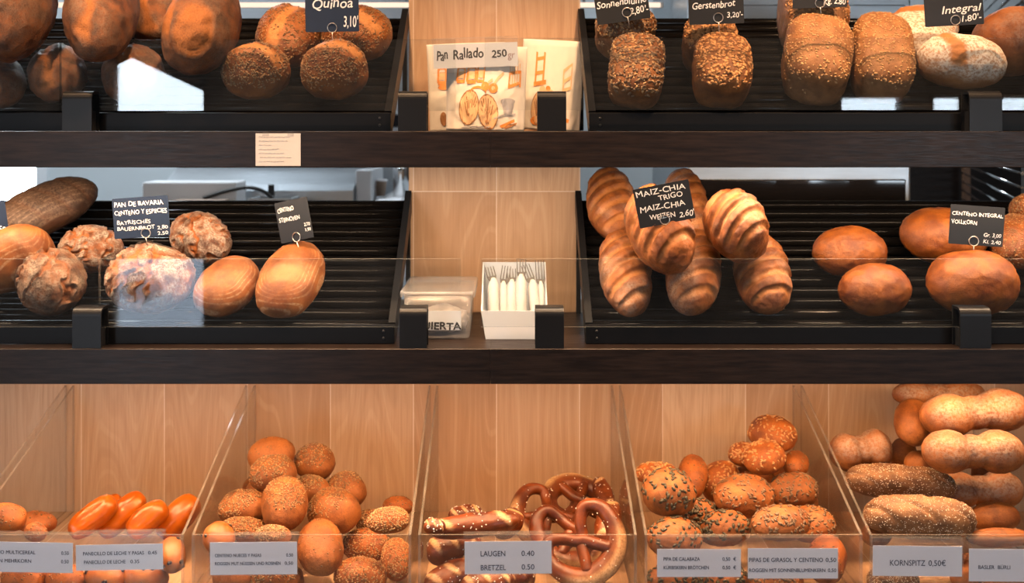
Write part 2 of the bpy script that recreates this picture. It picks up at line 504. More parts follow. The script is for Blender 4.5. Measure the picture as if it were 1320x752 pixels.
# wood wall behind the bins and the wood column between the racks
YW = 0.395
tag(MB().box(-1.6, YW, 0.3, 1.6, YW + 0.03, 1.0915).build('wall_lower', M['oak']), kind='structure')
PXL, PXR = X_(527, YW), X_(748, YW)
tag(MB().box(PXL, YW, 1.0915, PXR, YW + 0.09, 2.5).build('wall_center', M['oak']), kind='structure')
for k, sx in enumerate((-1, 1)):
    tag(MB().box(min(sx * 1.5, sx * 1.6), -0.02, 0, max(sx * 1.5, sx * 1.6), YW, 2.5).build('trim_%d' % (k + 1), M['wood']), kind='structure')

# ------------------------------------------------------------------ shelves
ZT, ZM = Z_(169.5, 0), Z_(450, 0)            # shelf tops
ZTB, ZMB = Z_(216, 0), Z_(495.5, 0)          # shelf undersides
XJ = X_(632, 0)
for (z1, z0, row) in ((ZT, ZTB, 'upper'), (ZM, ZMB, 'middle')):
    for (a, b, side) in ((-1.5, XJ - 0.0001, 'left'), (XJ + 0.0002, 1.5, 'right')):
        mb = MB().prism([(0, z0 + 0.001), (0.001, z0), (0.019, z0), (0.020, z0 + 0.001), (0.020, z1 - 0.030), (YW - 0.001, z1 - 0.030), (YW - 0.001, z1), (0.001, z1), (0, z1 - 0.001)], 'x', a, b)
        tag(mb.build('shelf_board', M['wood']),
            'dark wenge shelf board, %s shelf, %s of the joint' % (row, side), 'shelf', 'dark shelf boards')

# base cabinet that carries the bins
ZF = 0.722
tag(MB().box(-1.5, -0.05, 0.0, 1.5, YW - 0.002, ZF, bev=0.002).build('base_cabinet', M['wood']),
    'dark wooden base cabinet under the clear bread bins', 'cabinet')
_bc = bpy.data.objects['base_cabinet']
MB().box(-1.49, -0.045, ZF + 0.0002, 1.49, YW - 0.003, ZF + 0.004).build('oak_top', M['oak'], _bc)
ZF += 0.0042

# ------------------------------------------------------------------ slanted bread racks
ALPHA = math.atan2(0.212, 0.315)
UPV = Vector((0, math.cos(ALPHA), math.sin(ALPHA)))
NRM = Vector((0, -math.sin(ALPHA), math.cos(ALPHA)))
RY_0, RZ_0 = 0.068, 0.028        # where the rack plane starts, above the shelf top
RLEN = 0.385


def rack_origin(z0): return Vector((0, RY_0, z0 + RZ_0))


def make_rack(z0, x0, x1, label):
    r = empty('bread_rack', ((x0 + x1) / 2, 0.2, z0), label, 'rack', 'slanted bread racks')
    r_in = Matrix.Translation(-r.location)
    w = lambda mb, n, m: _off(mb.build(n, m, r), r)
    mb = MB().box(x0, 0.043, z0 + 0.0005, x1, 0.060, z0 + 0.034, bev=0.001)
    fb = w(mb, 'front_bar', M['black'])
    o = rack_origin(z0)
    for sx, a in ((0, x0), (1, x1 - 0.013)):
        p = lambda s, h: (o.y + UPV.y * s + NRM.y * h, o.z + UPV.z * s + NRM.z * h)
        prof = [(0.0605, z0 + 0.0005), (0.075, z0 + 0.0005), p(0.05, -0.028), p(RLEN + 0.012, -0.028), p(RLEN + 0.012, 0.014), p(-0.004, 0.014), (0.0605, z0 + 0.034)]
        w(MB().prism(prof, 'x', a, a + 0.013), 'side_plate', M['black'])
        ye, ze = p(RLEN - 0.02, -0.0285)
        w(MB().box(a + 0.002, ye - 0.012, z0 + 0.0005, a + 0.011, ye + 0.006, ze + 0.004), 'back_leg', M['black'])
    n = 13
    for i in range(n):
        s = 0.012 + (RLEN - 0.02) * i / (n - 1)
        c = o + UPV * s - NRM * 0.0105
        w(MB().tube([(x0 + 0.013, c.y, c.z), (x1 - 0.013, c.y, c.z)], 0.0105, 10), 'tube', M['rod'])
    for xx in ((x0 + 0.02), (x1 - 0.02)):
        for dz in (0.011, 0.024):
            w(MB().lathe([(0.0025, 0), (0.0028, 0.001), (0.0014, 0.0018)], 10, Matrix.Translation((xx, 0.0431, z0 + dz)) @ Matrix.Rotation(PI / 2, 4, 'X')), 'screw', M['rubber'])
    return r


def _off(o, r):
    o.data.transform(Matrix.Translation(-r.location))
    return o


RACKS = {}
XLR = X_(507, 0.07)
XRL = X_(754, 0.07)
make_rack(ZT, -1.38, XLR - 0.002, 'black slatted bread rack on the upper shelf, left of the wood column')
make_rack(ZT, XRL + 0.006, 1.38, 'black slatted bread rack on the upper shelf, right of the wood column')
make_rack(ZM, -1.38, XLR + 0.005, 'black slatted bread rack on the middle shelf, left of the wood column')
make_rack(ZM, XRL, 1.38, 'black slatted bread rack on the middle shelf, right of the wood column')

# ------------------------------------------------------------------ glass guards and their brackets
def guard(z0, px0, px1, pt, pb, label):
    y0, y1 = 0.026, 0.031
    x0 = X_(px0, y0) if px0 is not None else -1.4
    x1 = X_(px1, y0) if px1 is not None else 1.4
    zb, zt = Z_(pb, y0), Z_(pt, y0)
    prof = [(x0, zb), (x1, zb), (x1, zt), (x0, zt)]
    o = MB().prism(prof, 'y', y0, y1, 0, 1).build('glass_guard', [M['glass'], M['edge']])
    tag(o, label, 'glass panel', 'clear glass guards')
    return zb


zbT = guard(ZT, None, 76.5, 51, 143, 'clear glass guard on the upper shelf, cut off by the left edge')
guard(ZT, 78, 587, 51, 143, 'wide clear glass guard before the floury loaves of the upper shelf')
guard(ZT, 625, None, 49, 142, 'clear glass guard before the seeded tin loaves of the upper shelf')
zbM = guard(ZM, None, 127, 334, 422, 'clear glass guard on the middle shelf, cut off by the left edge')
guard(ZM, 128.5, 594, 334, 422, 'wide clear glass guard before the cracked loaves of the middle shelf')
guard(ZM, 620, None, 334, 422, 'clear glass guard before the maize loaves and buns of the middle shelf')


def bracket_mesh(w, zb):
    h, t = 0.0725, 0.005
    y0, y1 = 0.002, 0.041
    out = [(y0, 0.0005)]; inn = [(y0 + t, 0.0005)]
    R = 0.014
    for k in range(7):
        a = PI - PI / 2 * k / 6
        out.append((y0 + R + R * math.cos(a), h - R + R * math.sin(a)))
    r = R - t
    innarc = [(y0 + R + r * math.cos(PI - PI / 2 * k / 6), h - R + r * math.sin(PI - PI / 2 * k / 6)) for k in range(7)]
    prof = out + [(y1, h), (y1, 0.0005), (y1 - t, 0.0005), (y1 - t, h - t)] + innarc[::-1] + [(y0 + t, 0.0005)]
    return prof, (y0 + t, y1 - t)


def bracket(px0, px1, z0, zb, label):
    x0, x1 = X_(px0, 0.002), X_(px1, 0.002)
    prof, (ya, yb) = bracket_mesh(x1 - x0, zb)
    r = empty('glass_bracket', ((x0 + x1) / 2, 0.02, z0), label, 'bracket', 'black glass brackets')
    w = x1 - x0
    sh = [(y - 0.02, z) for y, z in prof]
    MB().prism(sh, 'x', -w / 2, w / 2).build('bent_plate', M['clampm'], r)
    MB().box(-w / 2 + 0.004, ya - 0.02 + 0.001, 0.0005, w / 2 - 0.004, yb - 0.02 - 0.001, zb - z0 - 0.0002).build('support_block', M['rubber'], r)
    return r


bracket(80, 118, ZT, zbT, 'black bracket on the upper shelf, left of the bright white reflection')
bracket(513, 550, ZT, zbT, 'black bracket on the upper shelf, left of the paper bags')
bracket(693, 730, ZT, zbT, 'black bracket standing before the rightmost paper bag')
bracket(1250, 1292, ZT, zbT, 'black bracket on the upper shelf, before the white floured loaf')
bracket(93, 130, ZM, zbM, 'black bracket on the middle shelf, between the cracked loaves')
bracket(515, 550, ZM, zbM, 'black bracket before the lidded plastic box')
bracket(690, 727, ZM, zbM, 'black bracket beside the white cutlery caddy')
bracket(1238, 1278, ZM, zbM, 'black bracket before the big brown bun on the middle shelf')

# ------------------------------------------------------------------ lamps
def led_strip(z, y, power, label, x0=-1.3, x1=1.3, col=WARM_MID):
    r = empty('led_strip', (0, y, z), label, 'lamp', 'LED strips under the shelves')
    MB().box(x0, -0.008, -0.006, x1, 0.008, 0.0).build('channel', M['steel'], r)
    MB().box(x0 + 0.005, -0.006, -0.009, x1 - 0.005, 0.006, -0.0062).build('diffuser', M['led'], r.children[0])
    area('strip_light', ((x0 + x1) / 2, 0, -0.011), (0, 0, 0), x1 - x0 - 0.02, 0.012, power, col, r)
    return r


led_strip(ZT - 0.0305, 0.034, LED_TOP, 'LED strip under the upper shelf')
led_strip(ZM - 0.0305, 0.034, LED_BIN, 'LED strip under the middle shelf above the bins', -1.0, 1.02, WARM_BIN)
for k, x in enumerate((-0.95, -0.32, 0.32, 0.95)):
    r = empty('ceiling_spot', (x, -0.50, RZ), ('ceiling spot lamp, %s in the row over the racks' % ('first', 'second', 'third', 'fourth')[k]), 'lamp', 'ceiling spots over the display')
    MB().lathe([(0.05, -0.001), (0.05, -0.012), (0.02, -0.014), (0.02, -0.05)], 20).build('canopy', M['black'], r)
    MB().lathe([(0.022, -0.05), (0.045, -0.07), (0.05, -0.17), (0.046, -0.17), (0.04, -0.12)], 20).build('housing', M['black'], r)
    l = bpy.data.lights.new('spot_bulb', 'SPOT'); l.energy = SPOT; l.color = WARM; l.spot_size = math.radians(66); l.spot_blend = 0.6; l.shadow_soft_size = 0.045
    o = bpy.data.objects.new('spot_bulb', l); C.objects.link(o); o.parent = r; o.location = (0, 0, -0.18)
    o.rotation_euler = (math.radians(20), 0, 0)
for k, (x, y) in enumerate(((-1.3, -2.3), (1.3, -2.3))):
    r = empty('ceiling_panel', (x, y, RZ), 'ceiling lamp panel in the shop, %s' % ('left', 'right')[k], 'lamp')
    MB().box(-0.3, -0.3, -0.03, 0.3, 0.3, -0.001).build('frame', M['frame'], r)
    area('panel_light', (0, 0, -0.035), (0, 0, 0), 0.55, 0.55, ROOMLAMP, (1.0, 0.86, 0.72), r)
for k, (x, y) in enumerate(((-1.4, 2.0), (1.2, 2.0))):  # unseen fill panels, added to brighten the wall behind the racks
    r = empty('work_fill_lamp', (x, y, RZ), 'unseen ceiling panel added to brighten the %s of the work area' % ('left', 'right')[k], 'lamp')
    MB().box(-0.3, -0.15, -0.03, 0.3, 0.15, -0.001).build('frame', M['frame'], r)
    area('panel_light', (0, 0, -0.035), (0, 0, 0), 0.55, 0.25, ROOMLAMP * (3.2 if k == 0 else 2.0), (0.86, 0.94, 1.0), r)

# ------------------------------------------------------------------ bread: shapes
def _ico(sub):
    bm = bmesh.new(); bmesh.ops.create_icosphere(bm, subdivisions=sub, radius=1.0)
    bm.verts.ensure_lookup_table(); bm.verts.index_update()
    v = np.array([p.co[:] for p in bm.verts]); f = np.array([[q.index for q in p.verts] for p in bm.faces]); bm.free()
    return v / np.linalg.norm(v, axis=1)[:, None], f


ICO = {k: _ico(k) for k in (1, 3, 4, 5, 6)}
OCT = (np.array([[1, 0, 0], [-1, 0, 0], [0, 1, 0], [0, -1, 0], [0, 0, 1], [0, 0, -1]], float),
       np.array([[0, 2, 4], [2, 1, 4], [1, 3, 4], [3, 0, 4], [2, 0, 5], [1, 2, 5], [3, 1, 5], [0, 3, 5]]))


def sstep(a, b, x):
    t = np.clip((x - a) / (b - a), 0, 1)
    return t * t * (3 - 2 * t)


def nz(p, f, s, oc=3):
    return np.array([noise.fractal(Vector((x * f + s, y * f - s * 1.7, z * f + s * 0.6)), 0.9, 2.0, oc) for x, y, z in p])


def blob(a, b, c, kind, seed, sub, vd=(0, 0, 1)):
    """vertices, faces and the cut / flour / rad attributes of one bread with half sizes a, b, c"""
    d, F = ICO[sub]
    d = d.copy()
    n = {'tin': 5.0, 'stick': 2.7, 'milk': 2.9, 'lye': 2.5}.get(kind, 2.15)
    if kind == 'tin':
        q = (np.abs(d[:, 0]) ** 3.4 + np.abs(d[:, 1]) ** 3.6 + np.abs(np.where(d[:, 2] > 0, d[:, 2] * 0.93, d[:, 2])) ** np.where(d[:, 2] > 0, 2.5, 4.5)) ** (1 / 3.4)
        p = d / q[:, None]
        p[:, 0] *= 1 + 0.06 * p[:, 2]; p[:, 1] *= 1 + 0.06 * p[:, 2]
    else:
        q = (np.abs(d) ** n).sum(1) ** (1 / n)
        p = d / q[:, None]
        p[:, 2] = np.where(p[:, 2] < 0, p[:, 2] * 0.82, p[:, 2])
    R = min(a, b, c)
    u = d.copy()                        # unit direction, for masks
    z = d[:, 2]
    P = p * np.array([a, b, c])
    N1 = nz(P / R, 0.8, seed)
    disp = 0.055 * N1
    if sub >= 4: disp += (0.012 if kind in ('milk', 'lye', 'ringed') else 0.022) * nz(P / R, 5.5, seed + 21, 3)
    cut = np.zeros(len(d)); flour = np.zeros(len(d))
    ds = P / R
    if kind == 'rustic':
        N2 = nz(ds, 2.2, seed + 5, 4)
        disp += 0.045 * N2
        flour = np.clip(0.5 + 0.7 * N1, 0, 1) * sstep(-0.7, 0.2, z) * 0.8
        ln = np.abs(d[:, 1] + 0.35 * N1 - 0.12)
        cut = sstep(0.22, 0.10, ln) * sstep(0.1, 0.4, z)
        disp += cut * (0.05 * N2 - 0.03) + 0.06 * sstep(0.1, 0.0, np.abs(ln - 0.23)) * sstep(0.1, 0.4, z)
        flour *= 1 - 0.8 * cut
    elif kind == 'spiral':              # loaf end with a rolled slash
        N2 = nz(ds, 2.2, seed + 5, 4)
        disp += 0.025 * N2
        vv = np.array(vd) + np.array([0, 0, 0.10]); vv /= np.linalg.norm(vv)
        fx = d @ vv
        rr = np.arccos(np.clip(fx, -1, 1)) * (1 + 0.12 * N1)
        disc = sstep(0.56, 0.50, rr) * sstep(0.1, 0.4, fx)
        rim = np.exp(-((rr - 0.55) / 0.05) ** 2) * sstep(0.1, 0.4, fx)
        cut = disc * 0.9
        disp += -0.035 * disc + 0.05 * rim + disc * 0.018 * np.sin(rr * 46) + disc * 0.05 * nz(ds, 4.0, seed + 9, 3)
        ln = np.abs(d[:, 1] - 0.45 + 0.3 * N1)
        c2 = sstep(0.2, 0.1, ln) * sstep(0.25, 0.5, z)
        cut = np.maximum(cut, c2); disp += -0.03 * c2
        flour = (1 - cut) * np.clip(0.55 + 0.6 * N1, 0, 1) * sstep(-0.9, 0.0, z) * 0.75
    elif kind == 'crack':
        N2 = nz(ds, 0.8, seed + 5, 3)
        N3 = nz(ds, 3.0, seed + 8, 4)
        ln = np.abs(N2)
        top = sstep(-0.35, 0.25, z)
        cr = sstep(0.13, 0.05, ln) * top
        edge = np.exp(-((ln - 0.16) / 0.035) ** 2) * top
        cut = cr
        disp += -0.09 * cr + 0.06 * edge + 0.035 * N3 * (0.4 + 1.6 * cr)
        flour = np.clip(0.6 + 1.1 * N3, 0, 1) * (1 - cr) * top * 0.9
    elif kind == 'slash':               # slanting cuts with raised ears
        t = d[:, 0] * 2.9 + d[:, 1] * 0.75 + 0.12 * N1 + 0.5
        s = t - np.floor(t)
        m = sstep(-0.1, 0.35, z) * sstep(0.98, 0.8, np.abs(d[:, 0]))
        ear = np.where(s < 0.42, -0.075 * np.sin(s / 0.42 * PI) - 0.02, 0.092 * sstep(0.42, 0.47, s) * (1 - s))
        disp += ear * m + 0.02 * nz(ds, 3.5, seed + 3, 3)
        cut = sstep(0.45, 0.3, s) * sstep(0.0, 0.06, s) * m
        flour = np.clip(N1, 0, 1) * 0.25
    elif kind == 'ringed':
        disp += 0.012 * nz(ds, 3.0, seed + 3, 3)
        flour = np.clip(0.2 + 0.6 * N1, 0, 1) * 0.3 * sstep(0, 0.6, z)
    elif kind == 'ridged':              # dark log with cross slashes
        t = d[:, 0] * 2.3 + d[:, 1] * 0.5 + 0.3; s = t - np.floor(t)
        m = sstep(-0.1, 0.4, z)
        disp += (-0.09 * np.exp(-((s - 0.5) / 0.07) ** 2)) * m
        cut = np.exp(-((s - 0.5) / 0.08) ** 2) * m
        flour = sstep(0.15, 0.6, z) * 0.8
    elif kind == 'split':               # white loaf with one broad split
        N3 = nz(ds, 2.6, seed + 8, 4)
        ln = d[:, 0] - 0.36 + 0.25 * d[:, 1] + 0.1 * N1
        c1 = sstep(0.20, 0.12, np.abs(ln)) * sstep(0.12, 0.4, z)
        disp += 0.10 * c1 * (0.5 + N3) + 0.05 * np.exp(-((np.abs(ln) - 0.22) / 0.05) ** 2) * sstep(0.1, 0.4, z)
        cut = c1; flour = (1 - c1) * sstep(-0.35, 0.35, z + 0.15 * N1)
    elif kind == 'double':              # two round halves baked together
        x = d[:, 0]
        ax = np.abs(P[:, 0] / a)
        waist = np.exp(-(ax / 0.13) ** 2)
        lobe = np.sqrt(np.clip(1 - (np.clip(ax - 0.5, -0.5, 0.5) / 0.505) ** 2, 0.02, 1))
        rad = np.maximum(lobe, 0.86 * np.exp(-(ax / 0.36) ** 2))
        yz = np.sqrt((P[:, 1] / b) ** 2 + (P[:, 2] / c) ** 2) + 1e-6
        k = rad / np.maximum(yz, 0.05)
        k = np.where(ax > 0.97, np.minimum(k, 1.0), np.minimum(k, 3.0))
        base_sc = np.where(P[:, 2] < 0, 0.9, 1.0)
        P[:, 1] *= k; P[:, 2] *= k * base_sc
        disp += -0.07 * waist + 0.02 * nz(ds, 2.5, seed + 3, 3)
        flour = sstep(-0.1, 0.75, z + 0.25 * N1) * 0.95
        cut = sstep(0.25, 0.1, np.abs(d[:, 1] + 0.12 * N1 + 0.1)) * sstep(0.25, 0.5, z) * (1 - waist) * 0.5
        flour *= 1 - cut
    elif kind == 'stick':
        t = d[:, 0] * 1.5 + d[:, 1] * 0.75 + 0.25; s = t - np.floor(t)
        disp += -0.16 * np.exp(-((s - 0.5) / 0.09) ** 2) * sstep(-0.2, 0.5, z) + 0.02 * nz(ds, 3, seed + 3, 3)
    elif kind == 'lye':
        disp += 0.02 * nz(ds, 2, seed + 3, 2)
        c1 = np.zeros(len(d))
        for k, x0 in enumerate((-0.62, 0.05, 0.68)):
            ux = (P[:, 0] / a - x0) + 0.22 * d[:, 1] * (1 if a > 1.6 * b else 2.2); uy = d[:, 1] * 0.5
            c1 = np.maximum(c1, sstep(1.25, 0.85, np.sqrt((ux / 0.10) ** 2 + (uy / 0.30) ** 2)))
        c1 *= sstep(0.1, 0.35, z) * (1 if a < 2.5 * b else sstep(0.3, 0.5, np.abs(P[:, 0] / a)))
        cut = c1; disp += 0.03 * c1
    elif kind == 'milk':
        t = P[:, 0] / a
        disp += -0.02 * np.exp(-((d[:, 1]) / 0.1) ** 2) * sstep(0.3, 0.7, z)
    elif kind == 'cross':               # round loaf opened by a broad slash
        N3 = nz(ds, 2.6, seed + 8, 4)
        ln = np.abs(d[:, 0] * 0.55 + d[:, 1] * 0.85 + 0.15 * N1)
        c1 = sstep(0.24, 0.14, ln) * sstep(0.35, 0.6, z)
        disp += -0.03 * c1 + 0.03 * N3
        cut = c1
    else:
        disp += 0.018 * nz(ds, 2.6, seed + 3, 3)
    V = P + (d * (disp * R)[:, None])
    ringm = sstep(0.45, 0.85, np.sqrt(d[:, 1] ** 2 + 0.6 * d[:, 0] ** 2)) if kind == 'ringed' else np.ones(len(d))
    rad = np.sqrt((P[:, 0]) ** 2 + (P[:, 1] * (a / b)) ** 2) * 10
    if kind == 'ringed':                # nested long rings
        rad = np.sqrt(np.maximum(np.abs(P[:, 0]) - (a - b) * 0.8, 0) ** 2 + P[:, 1] ** 2) * 10
    if kind == 'ridged':
        rad = np.sqrt(P[:, 1] ** 2) * 10 + 0 * z
    blob.ringm = ringm
    return V, F, cut, flour, rad


def vnormals(V, F):
    n = np.cross(V[F[:, 1]] - V[F[:, 0]], V[F[:, 2]] - V[F[:, 0]])
    out = np.zeros_like(V)
    for k in range(3): np.add.at(out, F[:, k], n)
    return out / (np.linalg.norm(out, axis=1)[:, None] + 1e-12)


def set_attr(me, name, val):
    at = me.attributes.new(name, 'FLOAT', 'POINT')
    at.data.foreach_set('value', np.asarray(val, dtype=np.float32))


def seeds_mesh(V, F, rng, count, size, axis, thr, prim=OCT, avoid=None):
    """flat seeds scattered over the part of a bread that faces `axis`"""
    vn = vnormals(V, F)
    fc = V[F].mean(1); fn = vn[F].mean(1); fn /= np.linalg.norm(fn, axis=1)[:, None] + 1e-12
    ar = np.linalg.norm(np.cross(V[F[:, 1]] - V[F[:, 0]], V[F[:, 2]] - V[F[:, 0]]), axis=1)
    ax = np.array(axis, float); ax /= np.linalg.norm(ax)
    w = ar * sstep(thr - 0.18, thr + 0.18, fn @ ax)
    if avoid is not None: w = w * (1 - 0.9 * avoid[F].mean(1))
    if w.sum() <= 0: return None
    pick = rng.choice(len(F), size=count, p=w / w.sum())
    r1, r2 = rng.random(count), rng.random(count)
    fl = r1 + r2 > 1; r1[fl] = 1 - r1[fl]; r2[fl] = 1 - r2[fl]
    A, B, Cc = V[F[pick, 0]], V[F[pick, 1]], V[F[pick, 2]]
    pos = A + (B - A) * r1[:, None] + (Cc - A) * r2[:, None]
    nn = fn[pick] + rng.normal(0, 0.18, (count, 3)); nn /= np.linalg.norm(nn, axis=1)[:, None]
    t = rng.normal(0, 1, (count, 3)); t -= nn * (t * nn).sum(1)[:, None]; t /= np.linalg.norm(t, axis=1)[:, None]
    s = np.cross(nn, t)
    k = rng.uniform(0.75, 1.2, count)[:, None]
    pv, pf = prim
    L, Wd, T = size
    out = (pos[:, None, :] + (nn * T * 0.35)[:, None, :] + pv[None, :, 0:1] * (t * k * L)[:, None, :] + pv[None, :, 1:2] * (s * k * Wd)[:, None, :] + pv[None, :, 2:3] * (nn * k * T)[:, None, :])
    FF = (pf[None] + (np.arange(count) * len(pv))[:, None, None]).reshape(-1, 3)
    return out.reshape(-1, 3), FF


def solve(px, py, rx, ry, ang, n, cf, y):
    """half sizes and axes of a bread, lying with `n` up, that shows as the given ellipse from the camera"""
    D = 2.0 + y; s = D / FPX
    X = (px - HX) * s; Zr = -(py - HY) * s
    a = math.radians(ang)
    Rm = np.array([[math.cos(a), -math.sin(a)], [math.sin(a), math.cos(a)]])
    T = Rm @ np.diag([(rx * s) ** 2, (ry * s) ** 2]) @ Rm.T
    n = np.array(n, float); n /= np.linalg.norm(n)
    u = np.cross([0, 1, 0], n); u /= np.linalg.norm(u)
    v = np.cross(n, u)
    Pm = np.array([[1, -X / D, 0], [0, -Zr / D, 1]])
    J = Pm @ np.stack([u, v], 1); Pn = (Pm @ n)[:, None]
    r0 = min(rx, ry) * s; c = cf * r0
    Ji = np.linalg.inv(J)
    for _ in range(12):
        Mx = Ji @ (T - c * c * (Pn @ Pn.T)) @ Ji.T
        w, q = np.linalg.eigh(Mx)
        if w[0] > (0.55 * r0) ** 2: break
        c *= 0.93
    lim = (1.9 * max(rx, ry) * s) ** 2
    w = np.clip(w, (0.5 * r0) ** 2, lim)
    la, lb = math.sqrt(w[1]), math.sqrt(w[0])
    e1 = q[0, 1] * u + q[1, 1] * v; e2 = np.cross(n, e1)
    return la, lb, c, Matrix((e1, e2, n)).transposed()


BREADS = {}


def put_bread(name, cat, label, group, loc, rot, half, kind, mat, seed, sub=5, seedspec=None):
    a, b, c = half
    vd = rot.transposed() @ (Vector((0, -2, CZ)) - Vector(loc)).normalized()
    V, F, cut, flour, rad = blob(a, b, c, kind, seed, sub, vd)
    me = npmesh(name, V, F)
    set_attr(me, 'cut', cut); set_attr(me, 'flour', flour); set_attr(me, 'rad', rad); set_attr(me, 'ringm', blob.ringm)
    o = link(name, me, M[mat], None, True)
    o.matrix_world = Matrix.Translation(loc) @ rot.to_4x4()
    tag(o, label, cat, group)
    if seedspec:
        rng = np.random.default_rng(int(seed * 10) + 3)
        for part, smat, count, size, axis, thr in seedspec:
            prim = OCT if size[0] < 0.0035 else ICO[1]
            r = seeds_mesh(V, F, rng, count, size, axis, thr, prim, cut)
            if r is None: continue
            so = link(part, npmesh(part, *r), M[smat], o, True)
            so['kind'] = 'stuff'
    return o


from mathutils.bvhtree import BVHTree


def bvh_of(V, F, loc, rot):
    Rm = np.array(rot); W_ = V @ Rm.T + np.array(loc)
    return BVHTree.FromPolygons(W_.tolist(), F.tolist(), all_triangles=True)


PLACED = {'T': [], 'M': []}


def rack_bread(row, px, py, rx, ry, ang, kind, mat, label, cf=0.8, lift=0.0, name='bread_loaf', cat='bread', group=None, tilt=0.0, sub=5, seeds=None, yaw=0.0):
    """a loaf on a rack: centre on its own line of sight, resting on the rods or lifted onto the loaves below"""
    z0 = ZT if row == 'T' else ZM
    o = rack_origin(z0)
    n = Matrix.Rotation(math.radians(tilt), 3, 'X') @ NRM
    n = (n + Vector((yaw, 0, 0))).normalized()
    ray = Vector(((px - HX) / FPX, 1.0, -(py - HY) / FPX)); cp = Vector((0, -2, CZ))
    sd = px * 0.37 + py * 0.11
    best = None
    for ex in (0.0, 0.008, 0.018, 0.03):
        for cm, scl in ((1.0, 1.0), (0.9, 1.0), (1.0, 0.97), (0.9, 0.97), (0.9, 0.94), (0.9, 0.91)) if kind == 'tin' else ((1.0, 1.0), (1.12, 1.0), (1.24, 1.0), (0.85, 1.0), (1.0, 0.97), (1.18, 0.97), (0.85, 0.97), (1.12, 0.94), (1.24, 0.94), (1.3, 0.91), (1.0, 0.91)):
            y, h = 0.2, 0.05
            for it in range(5):
                la, lb, c, rot = solve(px, py, rx * scl, ry * scl, ang, n, cf * cm, y)
                if it in (0, 2, 4):
                    V, F = blob(la, lb, c, kind, sd, 4)[:2]
                    h = -(V @ np.array(rot.transposed() @ NRM)).min() + 0.0022 + lift + ex
                q = o + NRM * h
                t = (q - cp).dot(NRM) / ray.dot(NRM)
                y = t - 2.0
            loc = cp + ray * t
            # keep clear of the front bar
            W_ = V @ np.array(rot).T + np.array(loc)
            bar = ((W_[:, 1] < 0.063) & (W_[:, 2] < z0 + 0.037)).sum() + 25 * ((W_[:, 1] < 0.039) & (W_[:, 2] < z0 + 0.175)).sum()
            tree = bvh_of(V * 1.01, F, loc, rot)
            hit = sum(len(tree.overlap(p)) for p in PLACED[row]) + 3 * int(bar)
            score = hit + 20 * abs(1 - cm) + 400 * (1 - scl) + 600 * ex
            if best is None or score < best[0]: best = (score, la, lb, c, rot, loc, tree)
            if hit < 1: break
        if hit < 1: break
    _, la, lb, c, rot, loc, tree = best
    PLACED[row].append(tree)
    b = put_bread(name, cat, label, group, loc, rot, (la, lb, c), kind, mat, sd, sub, seeds(la, lb, c) if seeds else None)
    BREADS[label] = b
    return b


def quinoa_seeds(a, b, c):
    return [('seed_topping', 'mixs', 620, (0.0028, 0.0020, 0.0011), (0.1, 0.1, 1), 0.10), ('seed_topping', 'sesame', 420, (0.0017, 0.0011, 0.0008), (0.1, 0.0, 1), 0.05)]
def oat_seeds(a, b, c): return [('oat_topping', 'oat', 420, (0.0046, 0.0030, 0.0009), (0, 0, 1), 0.35), ('seed_topping', 'mixs', 200, (0.0030, 0.0018, 0.001), (0, 0, 1), 0.3)]
def sun_seeds(a, b, c): return [('seed_topping', 'sun', 430, (0.0048, 0.0024, 0.0014), (0, 0, 1), 0.1), ('seed_topping', 'sesame', 200, (0.004, 0.002, 0.0012), (0, 0, 1), 0.15)]
def pale_oats(a, b, c): return [('oat_topping', 'sesame', 600, (0.0032, 0.0020, 0.0009), (0, 0, 1), 0.10)]
def bun_seeds(a, b, c): return [('seed_topping', 'mixs', 900, (0.0022, 0.0015, 0.0009), (0, 0, 1), -0.2), ('seed_topping', 'sesame', 300, (0.0018, 0.0012, 0.0008), (0, 0, 1), -0.1)]


# upper shelf, left rack: floury rye loaves in two layers, then quinoa rounds
RT = lambda *a, **k: rack_bread('T', *a, **k)
RM = lambda *a, **k: rack_bread('M', *a, **k)
g = 'floury rye loaves on the upper rack'
RT(2, 108, 36, 36, 0, 'rustic', 'rye', 'dark shaded rye loaf at the lower left edge of the upper rack', 0.85, group=g)
RT(74, 97, 42, 42, 10, 'rustic', 'rye', 'grey floured rye loaf of the bottom layer, behind the leftmost glass joint', 0.85, group=g)
RT(172, 98, 46, 44, -10, 'rustic', 'rye', 'floured rye loaf of the bottom layer, behind the white reflection', 0.85, group=g)
RT(22, 16, 57, 74, -12, 'rustic', 'rye', 'large floury rye loaf on top in the upper left corner', 0.85, 0.088, group=g)
RT(132, 13, 53, 76, -4, 'rustic', 'rye', 'large floury rye loaf on top, second from the left edge', 0.85, 0.092, group=g)
RT(198, 18, 36, 40, 0, 'rustic', 'rye', 'reddish rye loaf standing behind, between the two biggest rye loaves', 0.85, 0.02, group=g)
RT(261, 36, 55, 72, -16, 'spiral', 'rye', 'large rye loaf with a round slashed end, right end of the rye row', 0.9, 0.055, group=g)
g = 'round quinoa loaves'
RT(372, 48, 42, 42, 0, 'cross', 'round', 'round quinoa loaf behind, left of the navy sign', 0.85, 0.004, group=g, seeds=quinoa_seeds)
RT(460, 46, 46, 38, 0, 'cross', 'round', 'round quinoa loaf behind the navy sign, nearest the rack end', 0.85, 0.004, group=g, seeds=quinoa_seeds)
RT(331, 95, 49, 43, -5, 'cross', 'round', 'round quinoa loaf in front, beside the slashed rye loaf', 0.9, group=g, seeds=quinoa_seeds)
RT(432, 94, 48, 45, 5, 'cross', 'round', 'round quinoa loaf in front, carrying the navy sign', 0.9, group=g, seeds=quinoa_seeds)

